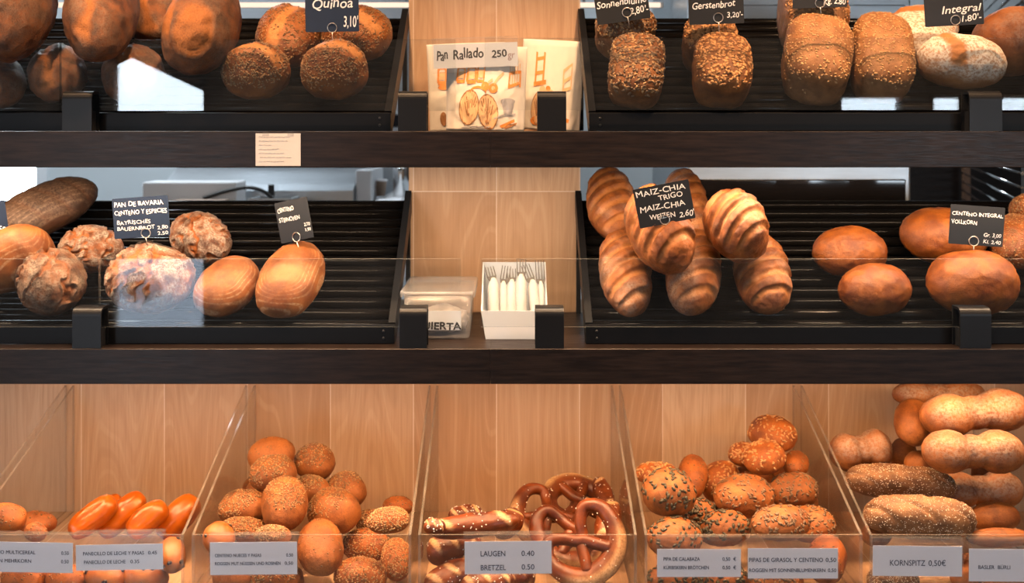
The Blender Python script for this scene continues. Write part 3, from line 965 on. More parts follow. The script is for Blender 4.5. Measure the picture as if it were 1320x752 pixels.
# upper shelf, right rack: seeded tin loaves and white floured loaves
g = 'tin loaves on the upper rack'
RT(806, 42, 34, 34, 0, 'tin', 'tin', 'sunflower tin loaf behind, under the tilted black sign', 1.0, 0.0, group=g, seeds=sun_seeds, tilt=18)
RT(820, 92, 39, 46, -6, 'tin', 'tin', 'sunflower tin loaf in front, nearest the wood column', 1.05, 0.0, group=g, seeds=sun_seeds, tilt=18)
RT(914, 57, 35, 32, 0, 'tin', 'tin', 'barley tin loaf behind, half hidden by the one in front', 1.0, 0.0, group=g, seeds=oat_seeds, tilt=14)
RT(930, 91, 41, 46, 0, 'tin', 'tin', 'barley tin loaf in front, carrying the second black sign', 1.1, 0.0, group=g, seeds=oat_seeds, tilt=12)
RT(1047, 18, 43, 46, 0, 'tin', 'tinl', 'tall oat tin loaf behind the third black sign', 1.0, 0.01, group=g, seeds=oat_seeds, tilt=14)
RT(1053, 75, 48, 55, -4, 'tin', 'tinl', 'tall pale oat tin loaf in front, under the third black sign', 1.05, 0.0, group=g, seeds=pale_oats, tilt=10)
RT(1136, 74, 43, 56, 3, 'tin', 'tinl', 'tall pale oat tin loaf beside the white floured loaf', 1.05, 0.0, group=g, seeds=pale_oats, tilt=10)
g = 'white floured loaves'
RT(1185, 45, 50, 38, 15, 'split', 'white', 'white floured loaf standing behind the fourth black sign', 0.85, 0.012, group=g)
RT(1238, 82, 59, 38, -4, 'split', 'white', 'white floured round loaf with a broad split, in front', 0.95, 0.0, group=g)
RT(1305, 58, 62, 50, 20, 'ringed', 'round', 'big smooth brown loaf in the upper right corner', 0.9, 0.01, group=g)

# middle shelf, left rack
g = 'country loaves on the middle rack'
RM(55, 272, 78, 33, 24, 'ridged', 'dark', 'long dark slashed rye loaf lying across the back', 0.9, 0.028, group=g)
RM(16, 337, 60, 43, 25, 'ringed', 'basket', 'pale orange basket loaf cut off by the left edge', 0.9, 0.006, group=g)
RM(118, 322, 41, 31, 0, 'crack', 'crack', 'orange cracked loaf behind, left of the bavarian bread sign', 0.85, 0.0, group=g, sub=6)
RM(259, 309, 40, 34, -20, 'crack', 'crack', 'dark orange crusted loaf behind, right of the bavarian bread sign', 0.85, 0.0, group=g, sub=6)
RM(67, 365, 50, 47, 20, 'crack', 'crackd', 'dark cracked round loaf in front, left of the bracket', 0.9, 0.0, group=g, sub=6)
RM(194, 361, 63, 51, 8, 'crack', 'crack', 'big white floured cracked loaf carrying the bavarian bread sign', 0.9, 0.0, group=g, sub=6)
RM(293, 370, 51, 38, 38, 'ringed', 'basket', 'oval basket loaf with flour rings, left of its twin', 0.85, 0.0, group=g)
RM(375, 361, 60, 43, 57, 'ringed', 'basket', 'oval basket loaf with flour rings, carrying the small dark sign', 0.85, 0.0, group=g)

# middle shelf, right rack
g = 'slashed maize loaves'
RM(787, 262, 31, 48, 8, 'slash', 'maize', 'dark slashed maize loaf at the back beside the wood column', 0.9, 0.0, group=g, sub=6)
RM(884, 264, 28, 48, 10, 'slash', 'maize', 'slashed maize loaf at the back behind the maize sign', 0.9, 0.0, group=g, sub=6)
RM(806, 351, 36, 63, 10, 'slash', 'maize', 'slashed maize loaf in front, nearest the wood column', 0.9, 0.0, group=g, sub=6)
RM(894, 350, 39, 61, -4, 'slash', 'maize', 'slashed maize loaf in the middle of the bottom row', 0.9, 0.0, group=g, sub=6)
RM(982, 353, 40, 59, 12, 'slash', 'maize', 'slashed maize loaf in front, right end of the bottom row', 0.9, 0.0, group=g, sub=6)
RM(850, 297, 46, 66, 20, 'slash', 'maize', 'slashed maize loaf on top, carrying the maize sign', 0.9, 0.080, group=g, sub=6)
RM(948, 293, 44, 55, 22, 'slash', 'maize', 'slashed maize loaf on top, right of the maize sign', 0.9, 0.080, group=g, sub=6)
g = 'round brown buns on the middle rack'
RM(1095, 325, 48, 33, 0, 'plain', 'bun', 'smaller brown bun behind, first after the maize loaves', 0.9, 0.0, group=g)
RM(1128, 375, 52, 38, 0, 'plain', 'bun', 'smaller brown bun in front, before a similar bun', 0.95, 0.0, group=g)
RM(1216, 305, 57, 37, -5, 'plain', 'bun', 'large brown bun behind the wholemeal sign', 0.9, 0.0, group=g)
RM(1253, 365, 67, 47, -5, 'plain', 'bun', 'largest brown bun in front, carrying the wholemeal sign', 0.95, 0.0, group=g)
RM(1308, 313, 38, 40, 0, 'plain', 'bun', 'seed covered bun right of the wholemeal sign', 0.9, 0.0, group=g, seeds=bun_seeds)
RM(1330, 273, 30, 24, 0, 'plain', 'bun', 'seed covered bun highest at the right edge of the middle rack', 0.9, 0.03, group=g, seeds=bun_seeds)

# ------------------------------------------------------------------ clear bread bins
YB = -0.072                                   # bin fronts
ZBF = Z_(690, YB)                             # top edge of the fronts
BINS = [(-330, -52), (-43, 237), (247, 530), (539, 821), (831, 1112), (1121, 1400)]
BN = ['at the left edge', 'with the orange milk rolls', 'with the tall heap of seeded rye rolls', 'with the pretzels', 'with the pumpkin and sunflower rolls', 'with the seeded bread sticks and floury buns']
ytop = 0.392
zt_back = Z_(497, ytop)
for (pa, pb), nm in zip(BINS, BN):
    xa, xb = X_(pa, YB), X_(pb, YB)
    r = empty('acrylic_bin', ((xa + xb) / 2, 0.1, ZF), 'clear acrylic bin ' + nm, 'bin', 'clear acrylic bread bins')
    prof = [(YB, ZF + 0.0005), (ytop, ZF + 0.0005), (ytop, zt_back), (YB, ZBF)]
    for x0 in (xa, xb - 0.0045):
        o = MB().prism(prof, 'x', x0, x0 + 0.0045, 0, 1).build('side_panel', [M['acry'], M['acryedge']], r); _off(o, r)
    o = MB().prism([(xa + 0.0047, ZF + 0.0005), (xb - 0.0047, ZF + 0.0005), (xb - 0.0047, ZBF), (xa + 0.0047, ZBF)], 'y', YB, YB + 0.004, 0, 1).build('front_panel', [M['acry'], M['acryedge']], r); _off(o, r)

# ------------------------------------------------------------------ rolls heaped in the bins
def sd_rye(a, b, c): return [('seed_topping', 'mixs', 260, (0.0026, 0.0018, 0.0011), (0.55, -0.1, 0.9), 0.45), ('seed_topping', 'sesame', 240, (0.0019, 0.0012, 0.0009), (0.6, -0.1, 0.9), 0.45)]
def sd_ses(a, b, c): return [('seed_topping', 'sesame', 420, (0.0020, 0.0013, 0.0009), (0.1, 0, 1), 0.05), ('seed_topping', 'mixs', 130, (0.0024, 0.0016, 0.001), (0, 0, 1), 0.1)]
def sd_pump(a, b, c): return [('seed_topping', 'pump', 85, (0.0056, 0.0031, 0.0015), (0, -0.1, 1), 0.12)]
def sd_sun(a, b, c): return [('seed_topping', 'sun', 135, (0.0043, 0.0021, 0.0013), (0, -0.1, 1), 0.28)]
def sd_gold(a, b, c): return [('seed_topping', 'oat', 110, (0.0040, 0.0020, 0.0012), (0.2, 0, 1), 0.2)]
def sd_korn(a, b, c): return [('seed_topping', 'poppy', 900, (0.0011, 0.0009, 0.0007), (0, -0.2, 1), -0.25)]
def sd_few(a, b, c): return [('seed_topping', 'mixs', 40, (0.0022, 0.0016, 0.001), (0, 0, 1), 0.1)]
def sd_rais(a, b, c): return [('raisin', 'raisin', 9, (0.0045, 0.0036, 0.0028), (0, -0.3, 1), -0.2)]
def sd_salt(a, b, c): return [('salt_topping', 'salt', 26, (0.0016, 0.0013, 0.0011), (0, 0, 1), 0.3)]


RT_ = {  # roll types: object name, category, shape, crust, topping, thickness, group
    'milk': ('milk_roll', 'roll', 'milk', 'milk', None, 1.0, 'orange milk rolls'),
    'raisin': ('raisin_roll', 'roll', 'plain', 'raisinr', sd_rais, 0.9, 'raisin rolls'),
    'multi': ('multigrain_roll', 'roll', 'plain', 'roll', sd_few, 0.85, 'multigrain rolls'),
    'rye': ('seeded_roll', 'roll', 'plain', 'rolltan', sd_rye, 0.9, 'rye nut rolls'),
    'tan': ('smooth_roll', 'roll', 'plain', 'rolltan', sd_few, 0.9, 'rye nut rolls'),
    'ses': ('sesame_roll', 'roll', 'plain', 'roll', sd_ses, 0.85, 'sesame rolls'),
    'smooth': ('smooth_roll', 'roll', 'plain', 'roll', sd_few, 0.85, 'smooth orange rolls'),
    'pump': ('pumpkin_seed_roll', 'roll', 'plain', 'rolltan', sd_pump, 0.9, 'pumpkin seed rolls'),
    'sun': ('sunflower_roll', 'roll', 'plain', 'rolltan', sd_sun, 0.85, 'sunflower rolls'),
    'gold': ('seeded_roll', 'roll', 'plain', 'roll', sd_gold, 0.85, 'golden seeded rolls'),
    'korn': ('seeded_bread_stick', 'bread stick', 'stick', 'korn', sd_korn, 1.0, 'seeded bread sticks'),
    'burli': ('floury_double_bun', 'bun', 'double', 'burli', None, 0.95, 'floury double buns'),
    'burli1': ('floury_bun', 'bun', 'plain', 'burli', None, 0.9, 'floury buns'),
    'lye': ('lye_roll', 'roll', 'lye', 'laugen', sd_salt, 0.95, 'lye rolls'),
}


def heap(rows, bi):
    xa, xb = X_(BINS[bi][0], YB) + 0.0075, X_(BINS[bi][1], YB) - 0.0075
    placed = []
    for i, row in enumerate(rows):
        px, py, rx, ry, ang, typ, label = row[:7]
        ymin = row[7] if len(row) > 7 else -0.06
        nm, cat, kind, mat, sd, cf, grp = RT_[typ]
        rng = random.Random(int(px * 31 + py * 7))
        n = Vector((rng.uniform(-0.25, 0.25), -0.42 + rng.uniform(-0.15, 0.12), 0.85))
        if typ in ('milk',): n = Vector((0.05, -0.75, 0.66))
        if typ in ('burli', 'korn', 'lye'): n = Vector((0, -0.5, 0.86))
        sd_ = px * 0.61 + py * 0.23
        best = None
        for scl in (1.0, 0.95, 0.91):
            y = ymin
            while y < YW:
                la, lb, c, rot = solve(px, py, rx * scl, ry * scl, ang, n, cf, y)
                V, F = blob(la, lb, c, kind, sd_, 3)[:2]
                W_ = V @ np.array(rot).T
                loc = P_(px, py, y)
                lo, hi = W_.min(0), W_.max(0)
                loc.x = max(min(loc.x, xb - hi[0]), xa - lo[0])
                if loc.y + lo[1] < YB + 0.0085: y += 0.004; continue
                tree = bvh_of(V * 1.015, F, loc, rot)
                hit = sum(len(tree.overlap(q)) for q in placed)
                low = loc.z + lo[2] < ZF + 0.001 or loc.y + hi[1] > YW - 0.002
                if best is None or (hit < best[0] and not low): best = (hit, la, lb, c, rot, loc, tree, lo)
                if hit == 0 or low: break
                y += 0.005
            if best[0] == 0: break
        hit, la, lb, c, rot, loc, tree, lo = best
        if loc.z + lo[2] < ZF + 0.001: loc.z = ZF + 0.001 - lo[2]
        placed.append(bvh_of(blob(la, lb, c, kind, sd_, 3)[0] * 1.015, ICO[3][1], loc, rot))
        put_bread(nm, cat, label, grp, loc, rot, (la, lb, c), kind, mat, sd_, 5 if max(rx, ry) > 34 or kind in ('lye', 'stick', 'double') else 4, sd(la, lb, c) if sd else None)


heap([
    (30, 748, 30, 24, 0, 'multi', 'roll seen under the multigrain price card, left one'),
    (84, 752, 26, 22, 0, 'multi', 'roll seen under the multigrain price card, right one'),
    (136, 750, 28, 24, 0, 'raisin', 'raisin roll seen under the left half of the milk roll card'),
    (188, 752, 30, 24, 0, 'raisin', 'raisin roll seen under the right half of the milk roll card'),
    (222, 716, 18, 24, 0, 'raisin', 'raisin roll between the milk roll card and the acrylic divider'),
    (46, 687, 15, 13, 0, 'multi', 'small orange roll peeking over the multigrain card in front'),
    (10, 668, 25, 19, 0, 'multi', 'orange multigrain roll at the lower left edge'),
    (44, 674, 28, 15, 0, 'multi', 'flat orange multigrain roll above the multigrain card', 0.1),
    (120, 667, 37, 16, 38, 'milk', 'shiny milk roll, leftmost one in front', 0.12),
    (157, 664, 38, 16, 42, 'milk', 'shiny milk roll, second from the left', 0.12),
    (190, 670, 31, 16, 40, 'milk', 'shiny milk roll, third from the left', 0.12),
    (230, 667, 34, 18, 47, 'milk', 'shiny milk roll nearest the acrylic divider', 0.12),
    (143, 653, 18, 11, 40, 'milk', 'milk roll almost hidden behind the leftmost pair', 0.26),
], 1)
heap([
    (304, 752, 30, 24, 0, 'tan', 'roll under the left half of the rye nut card'),
    (356, 754, 36, 24, 0, 'rye', 'seeded roll under the right half of the rye nut card'),
    (413, 707, 30, 38, 0, 'tan', 'tall smooth tan roll right of the rye nut card'),
    (465, 744, 38, 28, 0, 'ses', 'dark sesame roll at the bottom of the heap'),
    (262, 695, 21, 22, 0, 'raisin', 'orange holed roll in the front left corner of the heap bin'),
    (512, 722, 20, 28, 0, 'ses', 'sesame roll in the front right corner of the heap bin'),
    (472, 704, 31, 23, 0, 'ses', 'sesame roll resting above the dark sesame roll'),
    (313, 687, 34, 20, 0, 'rye', 'dark seeded roll just above the rye nut card'),
    (352, 692, 24, 15, 0, 'rye', 'small seeded roll above the right half of the rye nut card'),
    (508, 672, 27, 18, 8, 'ses', 'pale sesame roll touching the right divider'),
    (310, 656, 32, 25, 10, 'rye', 'roll with a dark seeded top at the left of the heap', 0.06),
    (431, 661, 34, 32, 0, 'rye', 'big seeded roll right of the middle of the heap', 0.05),
    (367, 650, 30, 36, -10, 'rye', 'big upright seeded roll in the middle of the heap', 0.04),
    (272, 666, 22, 20, 0, 'tan', 'plain roll at the back left of the heap bin', 0.12),
    (478, 674, 20, 17, 0, 'ses', 'sesame roll behind, between the big seeded and the pale sesame roll', 0.1),
    (513, 653, 20, 13, 0, 'smooth', 'smooth dark roll behind the pale sesame roll', 0.2),
    (401, 632, 24, 19, 0, 'rye', 'seeded roll half hidden between the two biggest rolls', 0.12),
    (446, 634, 26, 26, 0, 'rye', 'seeded roll peeking out behind the big seeded one', 0.12),
    (352, 612, 31, 25, 12, 'rye', 'half seeded roll below the smooth topmost roll', 0.12),
    (406, 597, 26, 25, 0, 'rye', 'round seeded roll at the top right of the heap', 0.17),
    (350, 587, 31, 23, 8, 'tan', 'smooth topmost roll of the heap', 0.2),
    (335, 636, 18, 18, 0, 'tan', 'roll hidden in the heap behind the half seeded one', 0.2),
    (300, 632, 20, 18, 0, 'tan', 'roll at the back left below the topmost roll', 0.26),
], 2)
heap([
    (566, 744, 40, 20, 25, 'lye', 'lye roll with pale cuts at the bottom left of the pretzel bin'),
    (628, 752, 40, 18, 8, 'lye', 'lye roll under the pretzel price card'),
    (580, 708, 36, 22, 12, 'lye', 'lye roll with pale splits left of the pretzel price card'),
    (545, 680, 11, 14, 80, 'lye', 'lye roll squeezed against the left divider of the pretzel bin'),
    (612, 678, 58, 16, 7, 'lye', 'long lye stick lying above the pretzel price card'),
    (600, 664, 22, 12, 10, 'lye', 'lye roll with a white split behind the long stick', 0.12),
    (654, 676, 22, 17, 40, 'lye', 'lye roll with white cuts at the right end of the long stick', 0.08),
    (668, 744, 24, 20, 20, 'lye', 'lye roll below the right end of the pretzel card'),
    (802, 676, 17, 30, -8, 'lye', 'lye roll with a pale split beside the right divider', 0.1),
    (793, 640, 12, 26, 20, 'lye', 'lye roll at the back right of the pretzel bin', 0.26),
], 3)
heap([
    (862, 694, 36, 27, 0, 'pump', 'pumpkin seed roll just above the pumpkin price card'),
    (866, 750, 34, 22, 0, 'pump', 'roll under the pumpkin price card'),
    (930, 752, 34, 22, 0, 'pump', 'roll under the gap between the pumpkin and sunflower cards'),
    (1000, 754, 36, 22, 0, 'sun', 'roll under the sunflower price card'),
    (1084, 722, 26, 32, 0, 'smooth', 'smooth roll right of the sunflower price card'),
    (933, 682, 35, 24, 0, 'pump', 'pumpkin seed roll in the middle of the front row'),
    (1007, 675, 38, 24, 0, 'sun', 'sunflower roll just above the sunflower price card'),
    (1062, 677, 34, 24, -10, 'sun', 'sunflower roll in front, nearest the right divider'),
    (852, 636, 35, 31, -10, 'pump', 'big grey pumpkin seed roll at the upper left of its bin', 0.02),
    (899, 662, 28, 18, 0, 'pump', 'pumpkin seed roll wedged behind the front row', 0.06),
    (959, 641, 39, 29, 0, 'sun', 'big sunflower roll in the middle of the bin', 0.05),
    (1023, 633, 33, 24, 0, 'sun', 'sunflower roll right of the big middle one', 0.08),
    (841, 611, 28, 15, 0, 'gold', 'orange roll behind the big grey pumpkin seed roll', 0.14),
    (892, 615, 20, 29, -5, 'smooth', 'smooth orange roll standing upright', 0.16),
    (928, 621, 24, 28, -25, 'gold', 'golden roll with seeds on its left side', 0.14),
    (970, 616, 28, 16, 0, 'smooth', 'smooth roll behind the big sunflower roll', 0.16),
    (1062, 652, 22, 36, 10, 'tan', 'large plain tan roll at the right divider', 0.12),
    (985, 591, 28, 23, 0, 'gold', 'golden seeded roll below the topmost one', 0.16),
    (1026, 599, 17, 18, 0, 'smooth', 'small smooth orange roll right under the topmost one', 0.2),
    (958, 586, 20, 16, 0, 'gold', 'golden roll peeking out left of the upper rolls', 0.22),
    (996, 560, 32, 24, -15, 'gold', 'topmost golden seeded roll of its heap', 0.24),
    (1046, 612, 22, 20, 0, 'smooth', 'smooth roll at the back right of the sunflower heap', 0.26),
], 4)
heap([
    (1150, 750, 34, 20, 0, 'korn', 'bread stick under the card with one bold line'),
    (1246, 740, 22, 26, 0, 'burli1', 'bun between the bread stick card and the floury bun card'),
    (1300, 752, 36, 20, 0, 'burli1', 'bun under the floury bun price card'),
    (1176, 668, 72, 27, -4, 'korn', 'lower thick bread stick with white seeds'),
    (1288, 694, 42, 13, 0, 'burli1', 'flat bun just above the floury bun card'),
    (1120, 690, 20, 16, 0, 'burli1', 'bun behind the left end of the lower seeded bread stick'),
    (1160, 623, 72, 22, -5, 'korn', 'upper slimmer bread stick with white seeds', 0.10),
    (1282, 668, 33, 21, 0, 'burli1', 'shaded bun at the lower right, above the flat one', 0.05),
    (1262, 632, 56, 25, 0, 'burli', 'shaded double bun below the two bright ones', 0.06),
    (1254, 583, 66, 29, -2, 'burli', 'white floured double bun, second from the top', 0.05),
    (1265, 533, 70, 29, 5, 'burli', 'bright golden double bun in the upper right', 0.07),
    (1320, 612, 18, 46, 0, 'burli1', 'bun cut off by the right edge', 0.14),
    (1178, 545, 26, 31, 5, 'burli1', 'upright bun with white flour left of the golden double bun', 0.16),
    (1100, 581, 40, 26, 4, 'burli', 'double bun alone at the back left, above the bread sticks', 0.2),
    (1183, 598, 18, 17, 0, 'burli1', 'small orange bun above the upper bread stick', 0.16),
    (1164, 585, 18, 20, 0, 'burli1', 'dark bun at the back under the upright one', 0.24),
    (1210, 508, 60, 17, 0, 'burli', 'topmost double bun behind, close under the shelf', 0.24),
], 5)

# ------------------------------------------------------------------ pretzels
PR = [(-0.46, -0.66, 0.14), (-0.25, -0.32, 0.10), (-0.07, -0.02, 0.06), (0.10, 0.14, -0.05), (0.34, 0.46, 0), (0.66, 0.66, 0), (0.95, 0.44, 0), (1.0, 0.05, 0), (0.84, -0.38, 0),
      (0.5, -0.72, 0), (0, -0.84, 0), (-0.5, -0.72, 0), (-0.84, -0.38, 0), (-1.0, 0.05, 0), (-0.95, 0.44, 0), (-0.66, 0.66, 0), (-0.34, 0.46, 0), (-0.10, 0.14, 0.10),
      (0.07, -0.02, 0.10), (0.25, -0.32, 0.10), (0.46, -0.66, 0.14)]


def catmull(pts, k=5):
    out = []
    P = [Vector(p) for p in pts]
    for i in range(len(P) - 1):
        a, b, c, d = P[max(i - 1, 0)], P[i], P[i + 1], P[min(i + 2, len(P) - 1)]
        for j in range(k):
            t = j / k
            out.append(0.5 * ((2 * b) + (c - a) * t + (2 * a - 5 * b + 4 * c - d) * t * t + (3 * b - a - 3 * c + d) * t ** 3))
    out.append(P[-1])
    return out


def pretzel(px, py, y, R, normal, roll, label, seed, thick=1.0):
    pts = [p * R for p in catmull(PR, 6)]
    N = len(pts)
    rs = [R * thick * (0.165 + 0.135 * math.exp(-(((i / (N - 1)) - 0.5) / 0.17) ** 2)) for i in range(N)]
    rs[0] *= 0.6; rs[-1] *= 0.6
    mb = MB(); seg = 16
    mb.tube(pts, 0.01, seg, rs=rs)
    me = bpy.data.meshes.new('pretzel')
    bmesh.ops.recalc_face_normals(mb.bm, faces=mb.bm.faces[:])
    mb.bm.to_mesh(me); mb.bm.free()
    V = np.array([v.co[:] for v in me.vertices])
    cut = np.zeros(len(V)); flour = np.zeros(len(V)); rad = np.zeros(len(V))
    for i in range(N):
        f = i / (N - 1)
        for k in range(seg):
            idx = i * seg + k
            q = V[idx] - np.array(pts[i])
            out = np.array(pts[i]) / (np.linalg.norm(pts[i]) + 1e-9)
            side = (q @ out) / rs[i] * 0.75 + q[2] / rs[i] * 0.66
            cut[idx] = float(sstep(0.62, 0.85, np.array(side))) * float(sstep(0.13, 0.07, np.array(abs(f - 0.5))))
            nn = noise.noise(Vector(V[idx]) * 40 + Vector((seed, 0, 0)))
            V[idx] += q * (0.08 * nn + 0.1 * cut[idx])
    me.vertices.foreach_set('co', V.astype(np.float32).ravel())
    set_attr(me, 'cut', cut); set_attr(me, 'flour', flour); set_attr(me, 'rad', rad)
    me.update()
    o = link('pretzel', me, M['laugen'], None, True)
    n = Vector(normal).normalized()
    u = Vector((0, 1, 0)).cross(n).normalized() if abs(n.y) < 0.95 else Vector((1, 0, 0))
    if abs(n.y) >= 0.95: u = (u - n * u.dot(n)).normalized()
    v = n.cross(u)
    if v.z < 0: u, v = -u, -v
    rot = Matrix((u, v, n)).transposed() @ Matrix.Rotation(math.radians(roll), 3, 'Z')
    o.matrix_world = Matrix.Translation(P_(px, py, y)) @ rot.to_4x4()
    tag(o, label, 'pretzel', 'salted pretzels')
    me.calc_loop_triangles()
    F = np.array([t.vertices[:] for t in me.loop_triangles])
    rng = np.random.default_rng(int(seed))
    r = seeds_mesh(V, F, rng, 34, (0.0017, 0.0014, 0.0012), (0, 0.2, 1), 0.4)
    so = link('salt_topping', npmesh('salt_topping', *r), M['salt'], o, True); so['kind'] = 'stuff'
    return o


pretzel(752, 700, 0.005, 0.066, (-0.15, -0.85, 0.5), 28, 'big pretzel leaning in front, belly with a pale split', 3, 1.0)
pretzel(738, 686, 0.085, 0.066, (0.1, -0.8, 0.6), 15, 'pretzel leaning close behind the big front one', 11, 1.0)
pretzel(703, 668, 0.165, 0.062, (0.25, -0.62, 0.75), -30, 'pretzel arching left of the front pretzels', 23, 0.95)
pretzel(744, 646, 0.255, 0.060, (0.2, -0.35, 0.9), 200, 'topmost pretzel lying on the others', 31, 1.1)

# ------------------------------------------------------------------ lettering
_GL = {}


def glyph(ch):
    """one character of the built-in font: vertices in em units, faces, advance"""
    if ch in _GL: return _GL[ch]

    def mk(s):
        cu = bpy.data.curves.new('glyph', 'FONT'); cu.body = s; cu.size = 1.0; cu.resolution_u = 3; cu.fill_mode = 'FRONT'
        ob = bpy.data.objects.new('glyph', cu); C.objects.link(ob)
        dg = bpy.context.evaluated_depsgraph_get(); dg.update()
        me = bpy.data.meshes.new_from_object(ob.evaluated_get(dg))
        V = [tuple(v.co) for v in me.vertices]; F = [tuple(p.vertices) for p in me.polygons]
        bpy.data.objects.remove(ob); bpy.data.curves.remove(cu); bpy.data.meshes.remove(me)
        return V, F
    if ch == ' ': _GL[ch] = ([], [], 0.30); return _GL[ch]
    V, F = mk(ch)
    w = lambda vs: max(v[0] for v in vs) - min(v[0] for v in vs)
    adv = w(mk('I' + ch + 'I')[0]) - w(mk('II')[0])
    _GL[ch] = (V, F, adv)
    return _GL[ch]


CAP = 0.72


def lettering(lines, mat, parent, name='lettering', jit=0.0, y=-0.0011, seed=1):
    """lines: (text, x0, z_base, x1, cap height[, shear[, slope]]) in the parent's XZ plane, facing -Y"""
    rng = random.Random(seed)
    V, F = [], []
    for L in lines:
        s, x0, zb, x1, h = L[:5]
        sh = L[5] if len(L) > 5 else 0.0
        sl = L[6] if len(L) > 6 else 0.0
        tot = sum(glyph(c)[2] for c in s)
        ky = h / CAP; kx = (x1 - x0) / tot
        cx = 0.0
        for c in s:
            gv, gf, ad = glyph(c)
            dy = rng.uniform(-1, 1) * jit * h * 0.22; ro = rng.uniform(-1, 1) * jit * 0.16; ks = 1 + rng.uniform(-1, 1) * jit * 0.16
            b = len(V)
            for vx, vy, _ in gv:
                ux, uy = vx - ad / 2, vy * ks
                ux, uy = ux * math.cos(ro) - uy * math.sin(ro), ux * math.sin(ro) + uy * math.cos(ro)
                X = (cx + ad / 2 + ux + sh * vy) * kx
                V.append((x0 + X, y, zb + uy * ky + dy + sl * X))
            F += [tuple(b + i for i in f) for f in gf]
            cx += ad
    me = bpy.data.meshes.new(name); me.from_pydata(V, [], F); me.update()
    return link(name, me, mat, parent)


def thicken(o, d):
    """fatten the strokes a little: copies of the letters shifted by d in four directions"""
    me = o.data; n = len(me.vertices)
    V = [v.co.copy() for v in me.vertices]; F = [tuple(p.vertices) for p in me.polygons]
    V2, F2 = [], []
    for k, (dx, dz) in enumerate(((0, 0), (d, 0), (-d, 0), (0, d), (0, -d))):
        V2 += [(v.x + dx, v.y - 0.00004 * k, v.z + dz) for v in V]; F2 += [tuple(i + k * n for i in f) for f in F]
    m2 = bpy.data.meshes.new(me.name); m2.from_pydata(V2, [], F2); m2.update()
    for m in me.materials: m2.materials.append(m)
    o.data = m2
    return o


# ------------------------------------------------------------------ price signs stuck in the loaves
def price_sign(cx, cy, w, h, ang, on, lines, ring, label, board='board', dy=0.0, yaw=0.0, rr=6.0, jit=0.6, y=None):
    """board centre and size in photo pixels at the depth of the loaf it is stuck in; ring = (dx, dy, wire length)"""
    if y is None: y = BREADS[on].location.y + dy
    s = (2 + y) / FPX
    r = empty('price_sign', P_(cx, cy, y), label, 'sign', 'black price signs')
    r.rotation_euler = (0, -math.radians(ang), math.radians(yaw))
    W2, H2 = w * s / 2, h * s / 2
    k = 0.0015
    prof = [(-W2 + k, -H2), (W2 - k, -H2), (W2, -H2 + k), (W2, H2 - k), (W2 - k, H2), (-W2 + k, H2), (-W2, H2 - k), (-W2, -H2 + k)]
    bo = MB().prism(prof, 'y', -0.0006, 0.0006).build('board', M[board], r)
    LL = []
    for L in lines:
        t, x0, yb, x1, hh = L[:5]
        LL.append((t, x0 * s, -yb * s, x1 * s, hh * s, *L[5:]))
    o = lettering(LL, M['chalk'], bo, jit=jit, seed=int(cx))
    thicken(o, 0.009 * max(L[4] for L in lines) * s)
    dx, dyp, wl = ring
    R = rr * s
    a0 = -PI / 2
    c0 = Vector((dx * s, -0.0028, -dyp * s))
    pts = [c0 + Vector((R * math.cos(a0 + 2 * PI * k / 26), -0.0008 + 0.0022 * k / 26, R * math.sin(a0 + 2 * PI * k / 26))) for k in range(0, 27)]
    mb = MB().tube(pts[::-1], 0.0008, 6)
    mb.tube([c0 + Vector((0, -0.0008, -R)), c0 + Vector((0.0008, 0.0002, -R - wl * s * 0.5)), c0 + Vector((0.0002, 0.002, -R - wl * s))], 0.0008, 6)
    mb.build('wire_clip', M['wire'], r)
    return r


price_sign(428, 12, 69, 58, 1, 'round quinoa loaf in front, carrying the navy sign',
           [('Quinoa', -27, -1, 27, 13, 0.15, 0.03), ("3,10'", 14, 24, 33, 14, 0.1, 0.03)], (0, 24, 18), 'navy price sign reading quinoa on the upper left rack', 'boardN', -0.005, jit=0.4)
price_sign(801, 2, 69, 52, 8, 'sunflower tin loaf in front, nearest the wood column',
           [('Sonnenblume', -33, 5, 32, 9, 0.15), ("2,80'-", 9, 18, 33, 9, 0.1)], (5, 15, 14), 'black price sign tilted left, beside the wood column', 'board', 0.03, jit=0.5)
price_sign(923, 4, 71, 54, 2, 'barley tin loaf in front, carrying the second black sign',
           [('Gerstenbrot', -32, 8, 24, 9, 0.15, 0.06), ("3,20'-", 13, 19, 34, 7, 0.1)], (2, 19, 16), 'black price sign reading gerstenbrot', 'board', 0.0, jit=0.4)
price_sign(1056, -18, 70, 56, 2, 'tall pale oat tin loaf in front, under the third black sign',
           [('Gr. 3,50', 4, 6, 33, 8, 0.1), ('Kg. 2,80', 4, 24, 33, 8, 0.1)], (0, 22, 12), 'black price sign cut off by the top edge, over the oat loaves', 'board', 0.0)
price_sign(1229, 3, 76, 60, 3, 'white floured round loaf with a broad split, in front',
           [('Integral', -17, 14, 34, 10, 0.2, 0.05), ("1,80'-", 7, 25, 35, 8.5, 0.1, 0.03)], (1, 23, 16), 'black price sign reading integral over the white floured loaf', 'board', 0.0, jit=0.4)
price_sign(-22, 290, 64, 56, 8, 'pale orange basket loaf cut off by the left edge',
           [('2,50', 12, 13, 30, 8), ('2,40', 12, 23, 30, 8)], (0, 26, 12), 'dark price sign cut off by the left edge of the middle rack', 'boardN', 0.0)
price_sign(182, 280, 72, 52, 4, 'big white floured cracked loaf carrying the bavarian bread sign',
           [('PAN DE BAVARIA', -34, -15, 30, 6), ('CENTENO Y ESPECIES', -34, -4, 34, 6), ('BAYRISCHES', -32, 8, 12, 5), ('BAUERNBROT', -32, 16, 17, 5), ('2,80', 20, 17, 34, 4.6), ('2,50', 20, 24, 34, 4.6)],
           (5, 21, 12), 'navy price sign with the bavarian bread names', 'boardN', 0.0)
